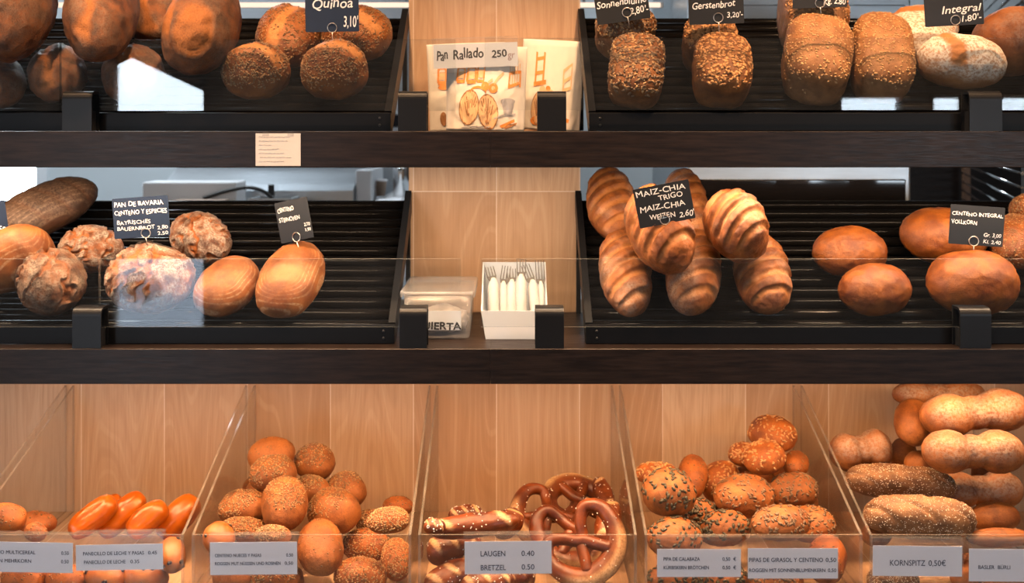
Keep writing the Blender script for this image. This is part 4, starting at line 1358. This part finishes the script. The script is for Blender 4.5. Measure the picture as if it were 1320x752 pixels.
price_sign(379, 284, 50, 53, 12, 'oval basket loaf with flour rings, carrying the small dark sign',
           [('CENTENO', -22, -13, 3, 5.5), ('STEINOFEN', -22, 0, 10, 5.5), ('2,70', 14, 10, 23, 4), ('3,90', 14, 17, 23, 4)], (0, 22, 16), 'small dark price sign turned aside, beside the empty rack end', 'board', 0.02, yaw=-22)
price_sign(856, 263, 73, 51, 11, 'slashed maize loaf on top, carrying the maize sign',
           [('MAIZ-CHIA', -34, -15, 31, 7.5), ('TRIGO', -6, -5, 26, 7), ('MAIZ-CHIA', -33, 6, 27, 7.5), ('WEIZEN', -22, 18, 12, 7), ("2,60'", 16, 21, 36, 7.5, 0.15)], (-3, 20, 10), 'black price sign for the maize and chia loaves', 'board', -0.075)
price_sign(1259, 291, 70, 51, -4, 'largest brown bun in front, carrying the wholemeal sign',
           [('CENTENO INTEGRAL', -33, -12, 33, 4.8), ('VOLLKORN', -33, -1, 0, 5.4), ('Gr. 3,00', 9, 14, 32, 5, 0.1), ('Kl. 2,40', 9, 22, 32, 5, 0.1)], (-3, 20, 10), 'black price sign for the wholemeal rye buns', 'board', 0.0)

# ------------------------------------------------------------------ printed cards on the bins
def bin_label(x0, y0, x1, y1, lines, label, ang=0.0, ytop=688):
    y = YB - 0.0065
    s = (2 + y) / FPX
    cx, cy = (x0 + x1) / 2, (y0 + y1) / 2
    r = empty('label_holder', P_(cx, cy, y), label, 'label', 'price cards on the bins')
    r.rotation_euler = (0, -math.radians(ang), 0)
    hw, hh = (x1 - x0) / 2 * s, (y1 - y0) / 2 * s
    top = (cy - ytop) * s
    # clear pocket folded over the edge of the bin front
    prof = [(-0.0016, -hh - 0.002), (-0.0009, -hh - 0.002), (-0.0009, top - 0.0022), (-0.0009, top - 0.0008), (0.0112, top - 0.0008), (0.0112, top - 0.012), (0.0119, top - 0.012), (0.0119, top), (-0.0016, top)]
    MB().prism(prof, 'x', -hw - 0.002, hw + 0.002).build('clear_pocket', M['sleeve'], r)
    ca = MB().box(-hw, -0.0006, -hh, hw, 0.0, hh).build('card', M['paper'], r)
    LL = [(t, a * s, -b * s, c * s, h * s) for t, a, b, c, h in lines]
    o = lettering(LL, M['ink'], ca, y=-0.0008)
    thicken(o, 0.00011)
    return r


bin_label(-28, 699, 94, 738, [('CENTENO MULTICEREAL', -56, -4, 13, 4.6), ('0.50', 46, -4, 56, 4.6), ('ROGGEN MEHRKORN', -56, 7, 8, 4.6), ('0.50', 46, 7, 56, 4.6)], 'price card for multigrain rolls, cut off by the left edge', -1)
bin_label(98, 702, 210, 735, [('PANECILLO DE LECHE Y PASAS', -47, -3, 32, 4.6), ('0.45', 37, -3, 49, 4.6), ('PANECILLO DE LECHE', -46, 8, 8, 4.6), ('0.35', 14, 8, 26, 4.6)], 'price card for milk rolls with and without raisins', 1, 686)
bin_label(271, 699, 383, 741, [('CENTENO NUECES Y PASAS', -50, -2, 10, 4.2), ('0.50', 42, -2, 51, 4.2), ('ROGGEN MUT NÜSSSEN UND ROSINEN', -50, 8.5, 35, 4.2), ('0,50', 40, 8.5, 51, 4.2)], 'price card for rye nut and raisin rolls', 0.5, 689)
bin_label(599, 698, 711, 740, [('LAUGEN', -36, -2, -3, 7), ('0.40', 17, -2, 34, 7), ('BRETZEL', -36, 16, -3, 7), ('0.50', 17, 15.5, 34, 7)], 'price card for lye rolls and pretzels', 0.5, 688)
bin_label(847, 708, 955, 744, [('PIPA DE CALABAZA', -46, -3, 1, 4.6), ('0,50  €', 30, -3, 48, 4.6), ('KÜRBISKERN BRÖTCHEN', -46, 8, 13, 4.6), ('0,50  €', 30, 8, 48, 4.6)], 'price card for pumpkin seed rolls', 0, 692)
bin_label(964, 707, 1080, 746, [('PIPAS DE GIRASOL Y CENTENO', -57, -2, 39, 5.4), ('0,50', 42, -2, 56, 5.4), ('ROGGEN MIT SONNENBLUMENKERN', -57, 11, 42, 4.6), ('0,50', 45, 11, 56, 4.6)], 'price card for sunflower and rye rolls', 0, 693)
bin_label(1125, 704, 1240, 743, [('KORNSPITZ', -36, 6, 10, 7.5), ('0,50€', 14, 6, 37, 7.5)], 'price card with one bold line, before the seeded bread sticks', -0.5, 694)
bin_label(1249, 708, 1352, 750, [('BASLER  BÜRLI', -40, 5, 2, 5)], 'price card for floury buns, cut off by the right edge', -0.5, 695)

# ------------------------------------------------------------------ taped note on the upper shelf edge
def note():
    y = -0.0012
    s = (2 + y) / FPX
    r = empty('paper_note', P_(358.5, 193, y), 'small handwritten paper note taped to the upper shelf edge', 'note')
    hw, hh = 29 * s, 21 * s
    mb = MB()
    pa = mb.box(-hw, -0.0002, -hh, hw, 0.0004, hh).build('paper', M['noteP'], r)
    rng = random.Random(5); mb = MB()
    for k, (a, b) in enumerate(((-0.85, 0.35), (-0.85, 0.25), (-0.85, -0.55), (-0.85, -0.05), (-0.85, 0.15), (-0.8, 0.4), (-0.85, 0.0))):
        z = hh * (0.78 - 0.25 * k); x = a * hw
        while x < b * hw + 0.01 * rng.random():
            w = rng.uniform(0.003, 0.008); n = 7
            mb.tube([(x + w * i / n, -0.0006, z + rng.uniform(-0.0009, 0.0009)) for i in range(n + 1)], 0.00022, 4)
            x += w + 0.0015
    mb.build('handwriting', M['inkfaint'], pa)
    for sx in (-1, 1):
        MB().box(sx * hw * 0.55 - 0.006, -0.0009, hh - 0.005, sx * hw * 0.55 + 0.006, -0.0006, hh + 0.0035).build('tape', M['sleeve'], r)


note()

# ------------------------------------------------------------------ paper bags on the upper shelf
def bag_front(w, h, T, seed):
    def f(u, v):  # u -1..1, v 0..1 -> local point on the front
        th = T * (1 - abs(u) ** 3.0) * (0.25 + 0.75 * math.sin(PI * min(1, (1.0 - v) * 0.62 + 0.12)) ** 1.0) * (1 if v < 0.97 else 0.8)
        nn = noise.fractal(Vector((u * 1.6 + seed, v * 1.7, seed)), 0.8, 2.0, 3)
        kr = noise.fractal(Vector((u * 3.2 + seed, v * 3.4, 3 + seed)), 0.8, 2.2, 4)
        edge = 1 - abs(u)
        z = h * v + 0.0
        x = u * w / 2 * (1 + 0.02 * nn - 0.03 * (1 - v))
        return Vector((x, -max(0.0015, th) - 0.005 * abs(kr) * min(1, edge * 5) * (1.25 - v), z))
    return f


def paper_bag(px0, px1, pt, y, T, ang, label, seed, prints):
    s = (2 + y) / FPX
    base = ZT + 0.0008
    w, h = (px1 - px0) * s, Z_(pt, y) - base
    r = empty('paper_bag', (X_((px0 + px1) / 2, y), y, base), label, 'bag', 'paper bags of breadcrumbs')
    r.rotation_euler = (0, -math.radians(ang), 0)
    f = bag_front(w, h, T, seed)
    NU, NV = 36, 40
    bm = bmesh.new()
    F_ = [[bm.verts.new(f(-1 + 2 * i / NU, j / NV)) for i in range(NU + 1)] for j in range(NV + 1)]
    B_ = [[bm.verts.new((lambda p: Vector((p.x, -p.y * 0.35, p.z)))(f(-1 + 2 * i / NU, j / NV))) for i in range(NU + 1)] for j in range(NV + 1)]
    for j in range(NV):
        for i in range(NU):
            a = bm.faces.new([F_[j][i], F_[j][i + 1], F_[j + 1][i + 1], F_[j + 1][i]]); a.smooth = True
            b = bm.faces.new([B_[j][i + 1], B_[j][i], B_[j + 1][i], B_[j + 1][i + 1]]); b.smooth = True
        for i in (0, NU):
            bm.faces.new([F_[j][i], B_[j][i], B_[j + 1][i], F_[j + 1][i]])
    for i in range(NU):
        for j in (0, NV): bm.faces.new([F_[j][i], F_[j][i + 1], B_[j][i + 1], B_[j][i]])
    me = bpy.data.meshes.new('bag'); bmesh.ops.recalc_face_normals(bm, faces=bm.faces[:]); bm.to_mesh(me); bm.free()
    bg = link('bag', me, M['bagp'], r)
    # printed drawings that follow the paper
    groups = {}
    for mat, poly in prints: groups.setdefault(mat, []).append(poly)
    for mat, polys in groups.items():
        bm = bmesh.new()
        for poly in polys:
            vs = [bm.verts.new((p[0], p[1], 0)) for p in poly]
            try: bm.faces.new(vs)
            except ValueError: pass
        bmesh.ops.triangulate(bm, faces=bm.faces[:])
        for _ in range(2):
            es = [e for e in bm.edges if (e.verts[0].co - e.verts[1].co).length > 0.07]
            if es:
                bmesh.ops.subdivide_edges(bm, edges=es, cuts=1)
                bmesh.ops.triangulate(bm, faces=bm.faces[:])
        for v in bm.verts:
            u, t = v.co.x, v.co.y
            q = f(max(-0.98, min(0.98, u)), max(0.01, min(0.99, t)))
            v.co = q + Vector((0, -0.0011, 0))
        me = bpy.data.meshes.new('print'); bm.to_mesh(me); bm.free()
        link('printed_drawing', me, M[mat], bg)
    return r


def ell(cx, cy, rx, ry, n=16, a0=0.0, a1=2 * PI, rot=0.0):
    out = []
    for k in range(n):
        a = a0 + (a1 - a0) * k / (n if a1 - a0 >= 2 * PI - 1e-6 else n - 1)
        x, y = rx * math.cos(a), ry * math.sin(a)
        out.append((cx + x * math.cos(rot) - y * math.sin(rot), cy + x * math.sin(rot) + y * math.cos(rot)))
    return out


def stroke(pts, w):
    L, R = [], []
    for i, p in enumerate(pts):
        a, b = pts[max(i - 1, 0)], pts[min(i + 1, len(pts) - 1)]
        dx, dy = b[0] - a[0], b[1] - a[1]; d = math.hypot(dx, dy) or 1
        L.append((p[0] - dy / d * w, p[1] + dx / d * w)); R.append((p[0] + dy / d * w, p[1] - dx / d * w))
    return [[L[i], L[i + 1], R[i + 1], R[i]] for i in range(len(pts) - 1)]


def slice_(cx, cy, w, h, sh=0.15):
    """bread slice standing on edge: frame with a hollow"""
    P = lambda x, y: (cx + w * x + sh * h * y, cy + h * y)
    out = [('printO', q) for q in stroke([P(-.5, -.5), P(-.5, .3), P(-.3, .5), P(.3, .5), P(.5, .3), P(.5, -.5), P(-.5, -.5)], w * 0.13)]
    out.append(('printP', [P(-.35, -.3), P(.35, -.3), P(.35, .2), P(-.35, .2)]))
    return out


def croissant(cx, cy, r, rot):
    out = [('printP', ell(cx, cy, r, r * 0.78, 18, rot=rot))]
    for k in range(7):
        a = -0.9 + 0.3 * k
        out += [('printB', q) for q in stroke([(cx + r * (0.9 * math.sin(a + rot) * t), cy - r * 0.75 + r * 1.5 * t * math.cos(a * 0.8)) for t in (0.15, 0.4, 0.7, 0.95)], 0.012)]
    out += [('printB', q) for q in stroke(ell(cx, cy, r, r * 0.78, 20, rot=rot) + [ell(cx, cy, r, r * 0.78, 20, rot=rot)[0]], 0.011)]
    return out


art = slice_(-0.62, 0.66, 0.18, 0.17) + slice_(-0.36, 0.66, 0.2, 0.18) + slice_(-0.13, 0.68, 0.16, 0.2)
for q in (ell(-0.02, 0.52, 0.10, 0.055), ell(0.18, 0.50, 0.12, 0.06)): art.append(('printO', q))
for q in (ell(-0.02, 0.52, 0.04, 0.022), ell(0.18, 0.50, 0.05, 0.025)): art.append(('printP', q))
art += [('printP', q) for q in stroke([(0.2, 0.55), (0.3, 0.62), (0.44, 0.68)], 0.02) + stroke([(0.05, 0.56), (0.16, 0.6)], 0.02)]
for k in range(5): art += [('printP', q) for q in stroke([(0.58 + 0.06 * k, 0.56), (0.60 + 0.06 * k, 0.80)], 0.012)]
art += [('printO', q) for q in stroke([(0.56, 0.5), (0.58, 0.68), (0.86, 0.70), (0.84, 0.52)], 0.022) + stroke([(0.56, 0.52), (0.84, 0.57)], 0.02)]
art += croissant(-0.42, 0.27, 0.25, 0.3) + croissant(0.06, 0.22, 0.25, -0.3)
art += [('printO', q) for q in stroke(ell(-0.2, 0.44, 0.2, 0.07, 12, 0, PI), 0.014)]
art += [('printG', ell(0.55, 0.35, 0.18, 0.035)), ('printG', [(0.4, 0.33), (0.7, 0.33), (0.66, 0.2), (0.45, 0.2)])]
art += [('printG', q) for q in stroke([(0.1, 0.12), (0.4, 0.18), (0.75, 0.2)], 0.008)]
art += [('printO', [(0.35, 0.06), (0.72, 0.14), (0.74, 0.11), (0.4, 0.03)]), ('printB', [(0.45, 0.05), (0.8, 0.1), (0.78, 0.07), (0.5, 0.02)])]
for k in range(3): art += [('printG', q) for q in stroke([(-0.6 + 0.2 * k, 0.03), (-0.2 + 0.2 * k, 0.05)], 0.006)]
tower = []
for px in (-0.55, -0.3): tower += [('printO', q) for q in stroke([(px, 0.5), (px + 0.03, 0.86)], 0.028)]
tower += [('printO', q) for q in stroke([(-0.5, 0.78), (-0.27, 0.8)], 0.02) + stroke([(-0.55, 0.62), (-0.29, 0.64)], 0.02) + stroke([(-0.6, 0.5), (-0.2, 0.53)], 0.025)]
tower += [('printP', ell(-0.3, 0.44, 0.1, 0.05)), ('printO', ell(-0.12, 0.46, 0.08, 0.03)), ('printP', ell(-0.1, 0.42, 0.16, 0.035))]
tower += [('printP', q) for q in stroke([(0.36, 0.42), (0.36, 0.66), (0.62, 0.74), (0.62, 0.48), (0.36, 0.44)], 0.024) + stroke([(0.36, 0.54), (0.62, 0.6)], 0.02)]
tower += croissant(-0.42, 0.24, 0.22, 0.2) + [('printO', ell(-0.45, 0.1, 0.2, 0.05)), ('printO', [(0.4, 0.16), (0.62, 0.13), (0.6, 0.09), (0.38, 0.11)])]
paper_bag(553, 655, 56, 0.33, 0.022, 2, 'printed paper bag of breadcrumbs at the back, behind the one with the sign', 2.3, slice_(-0.62, 0.64, 0.2, 0.18) + [('printB', ell(-0.62, 0.14, 0.1, 0.08)), ('printO', ell(-0.58, 0.5, 0.16, 0.03))])
paper_bag(668, 748, 52, 0.33, 0.022, -3, 'rightmost printed paper bag of breadcrumbs, behind the bracket', 5.1, tower)
paper_bag(574, 678, 60, 0.236, 0.030, -1, 'printed paper bag of breadcrumbs in front, carrying the handwritten sign', 8.7, art)


def bag_sign():
    y = 0.205
    s = (2 + y) / FPX
    r = empty('price_sleeve', P_(612.5, 71, y), 'clear sleeve with white handwritten breadcrumb sign on the paper bags', 'sign')
    r.rotation_euler = (0, -math.radians(2), 0)
    hw = 55.5 * s
    MB().prism([(-0.002, -22 * s), (0.003, -22 * s), (0.003, -21 * s), (-0.0012, -21 * s), (-0.0012, 22 * s), (0.003, 22 * s), (0.003, 23 * s), (-0.002, 23 * s)], 'x', -hw, hw).build('sleeve', M['sleeve'], r)
    MB().box(-hw + 0.003, -0.0006, -16 * s, hw - 0.001, 0.0002, 15 * s).build('card', M['whitep'], r)
    ca = r.children[-1]
    o = lettering([('Pan', -50 * s, -5 * s, -35 * s, 13 * s, 0.05), ('Rallado', -29 * s, -4 * s, 11 * s, 13 * s, 0.05), ('250', 21 * s, -4 * s, 41 * s, 9 * s)], M['marker'], ca, y=-0.0009, jit=0.5, seed=4)
    thicken(o, 0.00055)
    o = lettering([('gr', 42 * s, -5 * s, 51 * s, 9 * s)], M['markerfade'], ca, name='faded_lettering', y=-0.0009, jit=0.3)
    thicken(o, 0.0003)


bag_sign()

# ------------------------------------------------------------------ lidded plastic box on the middle shelf
def plastic_box():
    y0, y1 = 0.085, 0.30
    s = (2 + y0) / FPX
    xc = X_(563.5, y0); base = ZM + 0.0006
    r = empty('plastic_box', (xc, (y0 + y1) / 2, base), 'translucent lidded plastic box on the middle shelf beside the wood column', 'box')
    hw, hd = 45 * s, (y1 - y0) / 2
    H = Z_(378, y0) - base

    def rrect(hx, hy, rad, n=5):
        out = []
        for cx, cy, a in ((hx - rad, hy - rad, 0), (-hx + rad, hy - rad, 90), (-hx + rad, -hy + rad, 180), (hx - rad, -hy + rad, 270)):
            for k in range(n + 1):
                t = math.radians(a + 90 * k / n); out.append((cx + rad * math.cos(t), cy + rad * math.sin(t)))
        return out

    def loft(levels, capb=True, capt=False):
        mb = MB(); rings = [[mb.bm.verts.new((x, y, z)) for x, y in rrect(hx, hy, rad)] for hx, hy, rad, z in levels]
        for A, B in zip(rings, rings[1:]):
            n = len(A)
            for k in range(n):
                f = mb.bm.faces.new([A[k], A[(k + 1) % n], B[(k + 1) % n], B[k]]); f.smooth = True
        if capb: mb.bm.faces.new(rings[0][::-1])
        if capt: mb.bm.faces.new(rings[-1])
        return mb
    loft([(hw * 0.90, hd * 0.93, 0.014, 0.0), (hw * 0.925, hd * 0.95, 0.014, 0.004), (hw * 0.975, hd * 0.985, 0.014, H - 0.006), (hw * 0.975 - 0.0012, hd * 0.985 - 0.0012, 0.013, H - 0.006), (hw * 0.92, hd * 0.94, 0.013, 0.0015)]).build('tub', M['frost'], r)
    loft([(hw * 1.03, hd * 1.0, 0.014, H - 0.010), (hw * 1.075, hd * 1.03, 0.016, H - 0.009), (hw * 1.085, hd * 1.035, 0.016, H - 0.001), (hw * 1.06, hd * 1.02, 0.015, H + 0.002), (hw * 1.0, hd * 0.98, 0.014, H + 0.002), (hw * 0.98, hd * 0.97, 0.014, H - 0.003)], False, True).build('lid', M['frost'], r)
    # crumpled contents
    d, F = ICO[4]
    V = np.array([[p[0] * hw * 0.8, p[1] * hd * 0.75, max(p[2], -0.7) * 0.024 + 0.020] for p in d])
    V += d * nz(d, 2.4, 4.4, 4)[:, None] * 0.008
    V[:, 2] = np.clip(V[:, 2], 0.002, H - 0.02)
    link('crumpled_film', npmesh('crumpled_film', V, F), M['scrap'], r, True)
    # paper strip with marker lettering, half hidden by the bracket
    lz0, lz1 = Z_(426, y0) - base, Z_(401, y0) - base
    yl = -hd * 0.985 - 0.0015
    MB().box(-32 * s, yl, lz0, 31 * s, yl + 0.0006, lz1).build('paper_strip', M['whitep'], r)
    o = lettering([('CUIERTA', -30 * s, lz0 + 1.0 * s, 31 * s, 9.5 * s)], M['marker'], r, y=yl - 0.0008, jit=0.3, seed=9)
    thicken(o, 0.0007)


plastic_box()

# ------------------------------------------------------------------ white caddy with napkin wrapped cutlery
def caddy():
    yf, yb = 0.088, 0.27
    s = (2 + yf) / FPX
    base = ZM + 0.0006
    xc = X_(663, yf)
    r = empty('cutlery_caddy', (xc, yf, base), 'white open plastic caddy holding napkin wrapped forks', 'caddy')
    t = 0.003
    D = yb - yf
    wf0, wf1 = 37 * s, 43 * s           # half width at the base, at the rim
    hf, hb = Z_(401, yf) - base, Z_(338, yb) - base
    ww = lambda z: wf0 + (wf1 - wf0) * min(1, z / hf) + max(0, z - hf) * 0.02
    fr = [(-wf0, 0), (wf0, 0), (ww(hf), hf), (-ww(hf), hf)]
    MB().prism(fr, 'y', 0, t).build('front_wall', M['whitep'], r)
    bk = [(-wf0, 0), (wf0, 0), (ww(hb), hb), (-ww(hb), hb)]
    MB().prism(bk, 'y', D - t, D).build('back_wall', M['whitep'], r)
    MB().box(-wf0, t, 0, wf0, D - t, t).build('bottom', M['whitep'], r)
    for sx in (-1, 1):
        mb = MB()
        pts = [(t, 0), (D - t, 0), (D - t, hb), (t + 0.01, hf + 0.004), (t, hf)]
        n = len(pts)
        a = [mb.bm.verts.new((sx * ww(z), y, z)) for y, z in pts]
        b = [mb.bm.verts.new((sx * (ww(z) - t), y, z)) for y, z in pts]
        mb.bm.faces.new(a); mb.bm.faces.new(b[::-1])
        for k in range(n): mb.bm.faces.new([a[k], a[(k + 1) % n], b[(k + 1) % n], b[k]])
        mb.build('side_wall', M['whitep'], r)
    # six bundles leaning back
    spec = [(636, 359, 8.2, -2, 349, 12), (649, 363, 6.0, -1, 347, -8), (660, 361, 7.5, 2, 352, 3), (672, 354, 8.0, 1, 339, 0), (686, 361, 7.6, -9, 345, 14), (697, 363, 5.2, -5, 339, 0)]
    names = ['leftmost', 'second from the left', 'third from the left', 'tallest, upright', 'second from the right', 'rightmost']
    for (px, pt, rad, lean, ft, fl), nm in zip(spec, names):
        yy = yf + 0.055
        s2 = (2 + yy) / FPX
        top = P_(px, pt, yy + 0.035)
        bot = Vector((X_(px - lean * 0.7, yy - 0.025), yy - 0.026, base + 0.013))
        q = empty('cutlery_roll', bot, 'fork rolled in a white napkin, ' + nm + ' in the caddy', 'cutlery', 'napkin wrapped forks in the caddy')
        ax = top - bot; L = ax.length
        q.rotation_euler = ax.to_track_quat('Z', 'Y').to_euler()
        R = rad * s2
        mb = MB()
        mb.tube([(0, 0, L * k / 12) for k in range(13)], R, 18, rs=[R * (0.92 + 0.05 * math.sin(k * 2.1)) * (1.0 if k < 10 else (0.92, 0.72, 0.35)[k - 10]) for k in range(13)])
        mb.tube([(R * 0.95, -0.1 * R, L * 0.02), (R * 0.90, -0.35 * R, L * 0.5), (R * 0.3, -0.75 * R, L * 0.93)], 0.0011, 6)
        mb.build('napkin', M['napkin'], q)
        # fork head above the napkin, local Z along the bundle
        Hh = (pt - ft) * s2 * 1.0 + 0.006
        mb = MB()
        W = 0.0095
        rot = Matrix.Rotation(math.radians(fl), 4, 'Y')
        tm = Matrix.Translation((0, 0, L - 0.012)) @ rot
        mb.prism([(-0.0022, -0.03), (0.0022, -0.03), (0.004, 0.004), (W * 0.85, 0.011), (W, 0.017), (-W, 0.017), (-W * 0.85, 0.011), (-0.004, 0.004)], 'y', -0.0006, 0.0006, m=tm)
        for k in range(4):
            x = -W + 0.0013 + k * (2 * W - 0.0026) / 3
            mb.prism([(x - 0.0012, 0.0165), (x + 0.0012, 0.0165), (x + 0.0007, 0.017 + Hh), (x - 0.0007, 0.017 + Hh)], 'y', -0.0006, 0.0006, m=tm)
        mb.build('fork', M['forkm'], q)


caddy()

# ------------------------------------------------------------------ work area behind the racks
# long counter
MBc = MB().box(-3.2, 1.45, 0.0, 0.28, 2.35, 1.02, bev=0.004)
tag(MBc.build('work_counter', M['greyp']), 'grey work counter behind the racks', 'counter')
yq = 1.75
# stainless machine with a sloped upper front
def machine():
    x0, x1 = X_(205, yq), X_(455, yq); base = 1.0206
    zt, zb = Z_(224, yq), Z_(246, yq)
    r = empty('bread_slicer', ((x0 + x1) / 2, yq + 0.2, base), 'grey stainless machine seen behind the middle left rack', 'machine')
    prof = [(yq, base), (yq + 0.45, base), (yq + 0.45, zt + 0.02), (yq + 0.22, zt + 0.02), (yq + 0.05, zb + 0.02), (yq, zb)]
    _off(MB().prism(prof, 'x', x0, x1).build('housing', M['steel'], r), r)
    _off(MB().box(x0 - 0.01, yq + 0.2, zt + 0.021, x1 + 0.02, yq + 0.47, zt + 0.05, bev=0.004).build('lid', M['greyp'], r), r)
    _off(MB().box(x1 + 0.002, yq + 0.05, base, x1 + 0.055, yq + 0.4, zt + 0.01, bev=0.004).build('side_cover', M['whitep'], r), r)
    _off(MB().box(X_(345, yq - 0.02), yq - 0.012, Z_(252, yq), X_(352, yq - 0.02), yq - 0.0005, Z_(238, yq)).build('latch', M['rubber'], r), r)


machine()
y2 = 1.58
tag(_b := MB().box(X_(183, y2), y2, 1.0206, X_(305, y2), y2 + 0.13, Z_(235, y2), bev=0.006).build('white_carton', M['frame']), 'pale white carton standing before the grey machine', 'box')
tag(MB().box(X_(222, 1.5), 1.47, 1.0206, X_(290, 1.5), 1.56, Z_(258, 1.5), bev=0.003).build('brown_carton', M['cardb']), 'low brown carton in front of the white carton', 'box')
def tub():
    y = 1.5
    r = empty('grey_tub', (X_(353, y + 0.05), y + 0.05, 1.0206), 'grey open tub with a cable hanging into it', 'tub')
    hw = (X_(380, y) - X_(327, y)) / 2; H = Z_(256, y) - 1.0206
    mb = MB()
    for a, b in ((-hw, -hw + 0.005), (hw - 0.005, hw)): mb.box(a, -0.05, 0, b, 0.08, H)
    mb.box(-hw, -0.05, 0, hw, -0.045, H).box(-hw, 0.075, 0, hw, 0.08, H).box(-hw, -0.05, 0, hw, 0.08, 0.005)
    mb.build('tub_body', M['greyp'], r)
    MB().box(-hw - 0.006, -0.056, H - 0.012, hw + 0.006, -0.0505, H).build('rim', M['whitep'], r)


tub()
yc = 1.56
tag(MB().tube(catmull([P_(262, 256, yc), P_(290, 247, yc), P_(318, 242, yc), P_(338, 246, yc), P_(352, 257, yc), P_(354, 266, yc)], 6), 0.006, 8).build('black_cable', M['rubber']), 'black cable arching into the grey tub', 'cable')
y3 = 1.62
def white_box():
    x0, x1 = X_(478, y3), X_(512, y3)
    r = empty('white_appliance', ((x0 + x1) / 2, y3 + 0.2, 1.0206), 'white low appliance next to the wood column', 'appliance')
    zt = Z_(261, y3)
    _off(MB().box(x0, y3, 1.0206, x1, y3 + 0.75, zt, bev=0.006).build('body', M['frame'], r), r)
    _off(MB().box(x0 + 0.02, y3 - 0.003, zt - 0.04, x1 - 0.02, y3 - 0.0002, zt - 0.015).build('label_plate', M['greyp'], r), r)


white_box()
yk = 1.95
zk = Z_(261, y3)
r = empty('paper_cup', (X_(490, yk), yk, zk + 0.0005), 'upturned brown paper cup on the white appliance', 'cup')
MB().lathe([(0.017, 0.0), (0.024, 0.05), (0.026, 0.052)], 20).build('cup_wall', M['cardb'], r)
MB().lathe([(0.026, 0.0521), (0.027, 0.058), (0.010, 0.0585)], 20).build('lid', M['frame'], r)
r = empty('steel_bottle', (X_(518, 1.9), 1.9, zk + 0.0005), 'chrome bottle standing by the wood column', 'bottle')
MB().lathe([(0.030, 0.0), (0.030, 0.13), (0.012, 0.17), (0.012, 0.2)], 20).build('bottle_body', M['chrome'], r)
MB().lathe([(0.014, 0.2005), (0.014, 0.225), (0.004, 0.227)], 16).build('cap', M['steel'], r)

# tall oven behind the right racks: dark glass door below, steel with a chrome handle above
def oven(x0, x1, y, label, glass_z, handle_px=None):
    r = empty('bread_oven', ((x0 + x1) / 2, y + 0.35, 0), label, 'oven', 'steel bread ovens')
    _off(MB().box(x0, y, 0.0, x1, y + 0.7, 2.3, bev=0.006).build('housing', M['steel'], r), r)
    _off(MB().box(x0 + 0.02, y - 0.022, glass_z[0], x1 - 0.02, y - 0.0005, glass_z[1], bev=0.003).build('glass_door', M['ovenblk'], r), r)
    _off(MB().box(x0 + 0.02, y - 0.02, glass_z[1] + 0.2, x1 - 0.02, y - 0.0005, 1.855, bev=0.003).build('upper_door', M['steel'], r), r)
    _off(MB().box(x0 + 0.06, y - 0.024, glass_z[1] + 0.25, x1 - 0.14, y - 0.0205, 1.79, bev=0.001).build('window', M['ovenblk'], r), r)
    if handle_px:
        yy = y - 0.06
        a, b = X_(handle_px[0], yy), X_(handle_px[1], yy)
        z = Z_(handle_px[2], yy)
        pts = catmull([(a, y - 0.021, z - 0.03), (a, yy + 0.01, z - 0.03), (a + 0.004, yy, z - 0.012), (a + 0.025, yy, z), (b - 0.025, yy, z), (b - 0.004, yy, z - 0.012), (b, yy + 0.01, z - 0.03), (b, y - 0.021, z - 0.03)], 5)
        _off(MB().tube(pts, 0.008, 12).build('handle', M['chrome'], r), r)
    return r


oven(0.44, 1.00, 0.80, 'steel oven with a dark glass door behind the right racks', (0.9, 1.42), (972, 1075, 33))
oven(X_(300, 2.6), X_(528, 2.6), 2.45, 'steel oven at the back, left of the wood column', (1.55, 1.6))

# warm tube lamp along the hood
yt = 1.1
r = empty('tube_lamp', (0, yt, Z_(7, yt)), 'long warm tube lamp behind the upper racks', 'lamp')
MB().box(-1.4, -0.004, -0.006, 0.42, 0.02, 0.008).build('channel', M['frame'], r)
MB().tube([(-1.39, -0.012, 0.0), (0.41, -0.012, 0.0)], 0.007, 10).build('tube', M['tube'], r)
for xx in (-1.2, 0.2):
    MB().tube([(xx, 0.008, 0.008), (xx, 0.008, RZ - Z_(7, yt) - 0.001)], 0.004, 8).build('hanger_rod', M['steel'], r)

# dark cabinet and wire tray trolley at the right, behind the racks
tag(MB().box(1.15, 2.5, 0.0, 3.2, 3.0, 1.68, bev=0.004).build('storage_cabinet', M['wood']), 'dark storage cabinet against the back wall behind the wire trolley', 'cabinet')


def trolley():
    d = Vector((0.306, 0.952, 0)).normalized(); w = Vector((d.y, -d.x, 0))
    p0 = P_(1328, 200, 0.64); p0.z = 0
    r = empty('tray_trolley', (p0.x, p0.y, 0), 'wire tray trolley behind the right end of the racks', 'trolley')
    L = 1.9
    for a, b in ((0.03, 0.0), (L - 0.03, 0.0), (0.03, 0.5), (L - 0.03, 0.5)):
        q = d * a + w * b
        MB().box(q.x - 0.012, q.y - 0.012, 0.0, q.x + 0.012, q.y + 0.012, 2.12).build('post', M['copper'] if b == 0 and a > 1 else M['steel'], r)
    for i in range(25):
        z = 1.27 + 0.034 * i
        q0, q1 = w * -0.017 + Vector((0, 0, z)), w * -0.017 + d * L + Vector((0, 0, z))
        MB().tube([q0, q1], 0.0036, 8).build('tray_rail', M['chrome'], r)
    for z in (0.3, 0.7, 1.1, 2.1):
        MB().box(-0.0, -0.008, 0, 0.5, 0.008, 0.012, m=Matrix.Translation((d * 0.03).to_tuple()) @ Matrix.Translation((0, 0, z)) @ Matrix.Rotation(math.atan2(w.y, w.x), 4, 'Z')).build('cross_bar', M['steel'], r)


trolley()
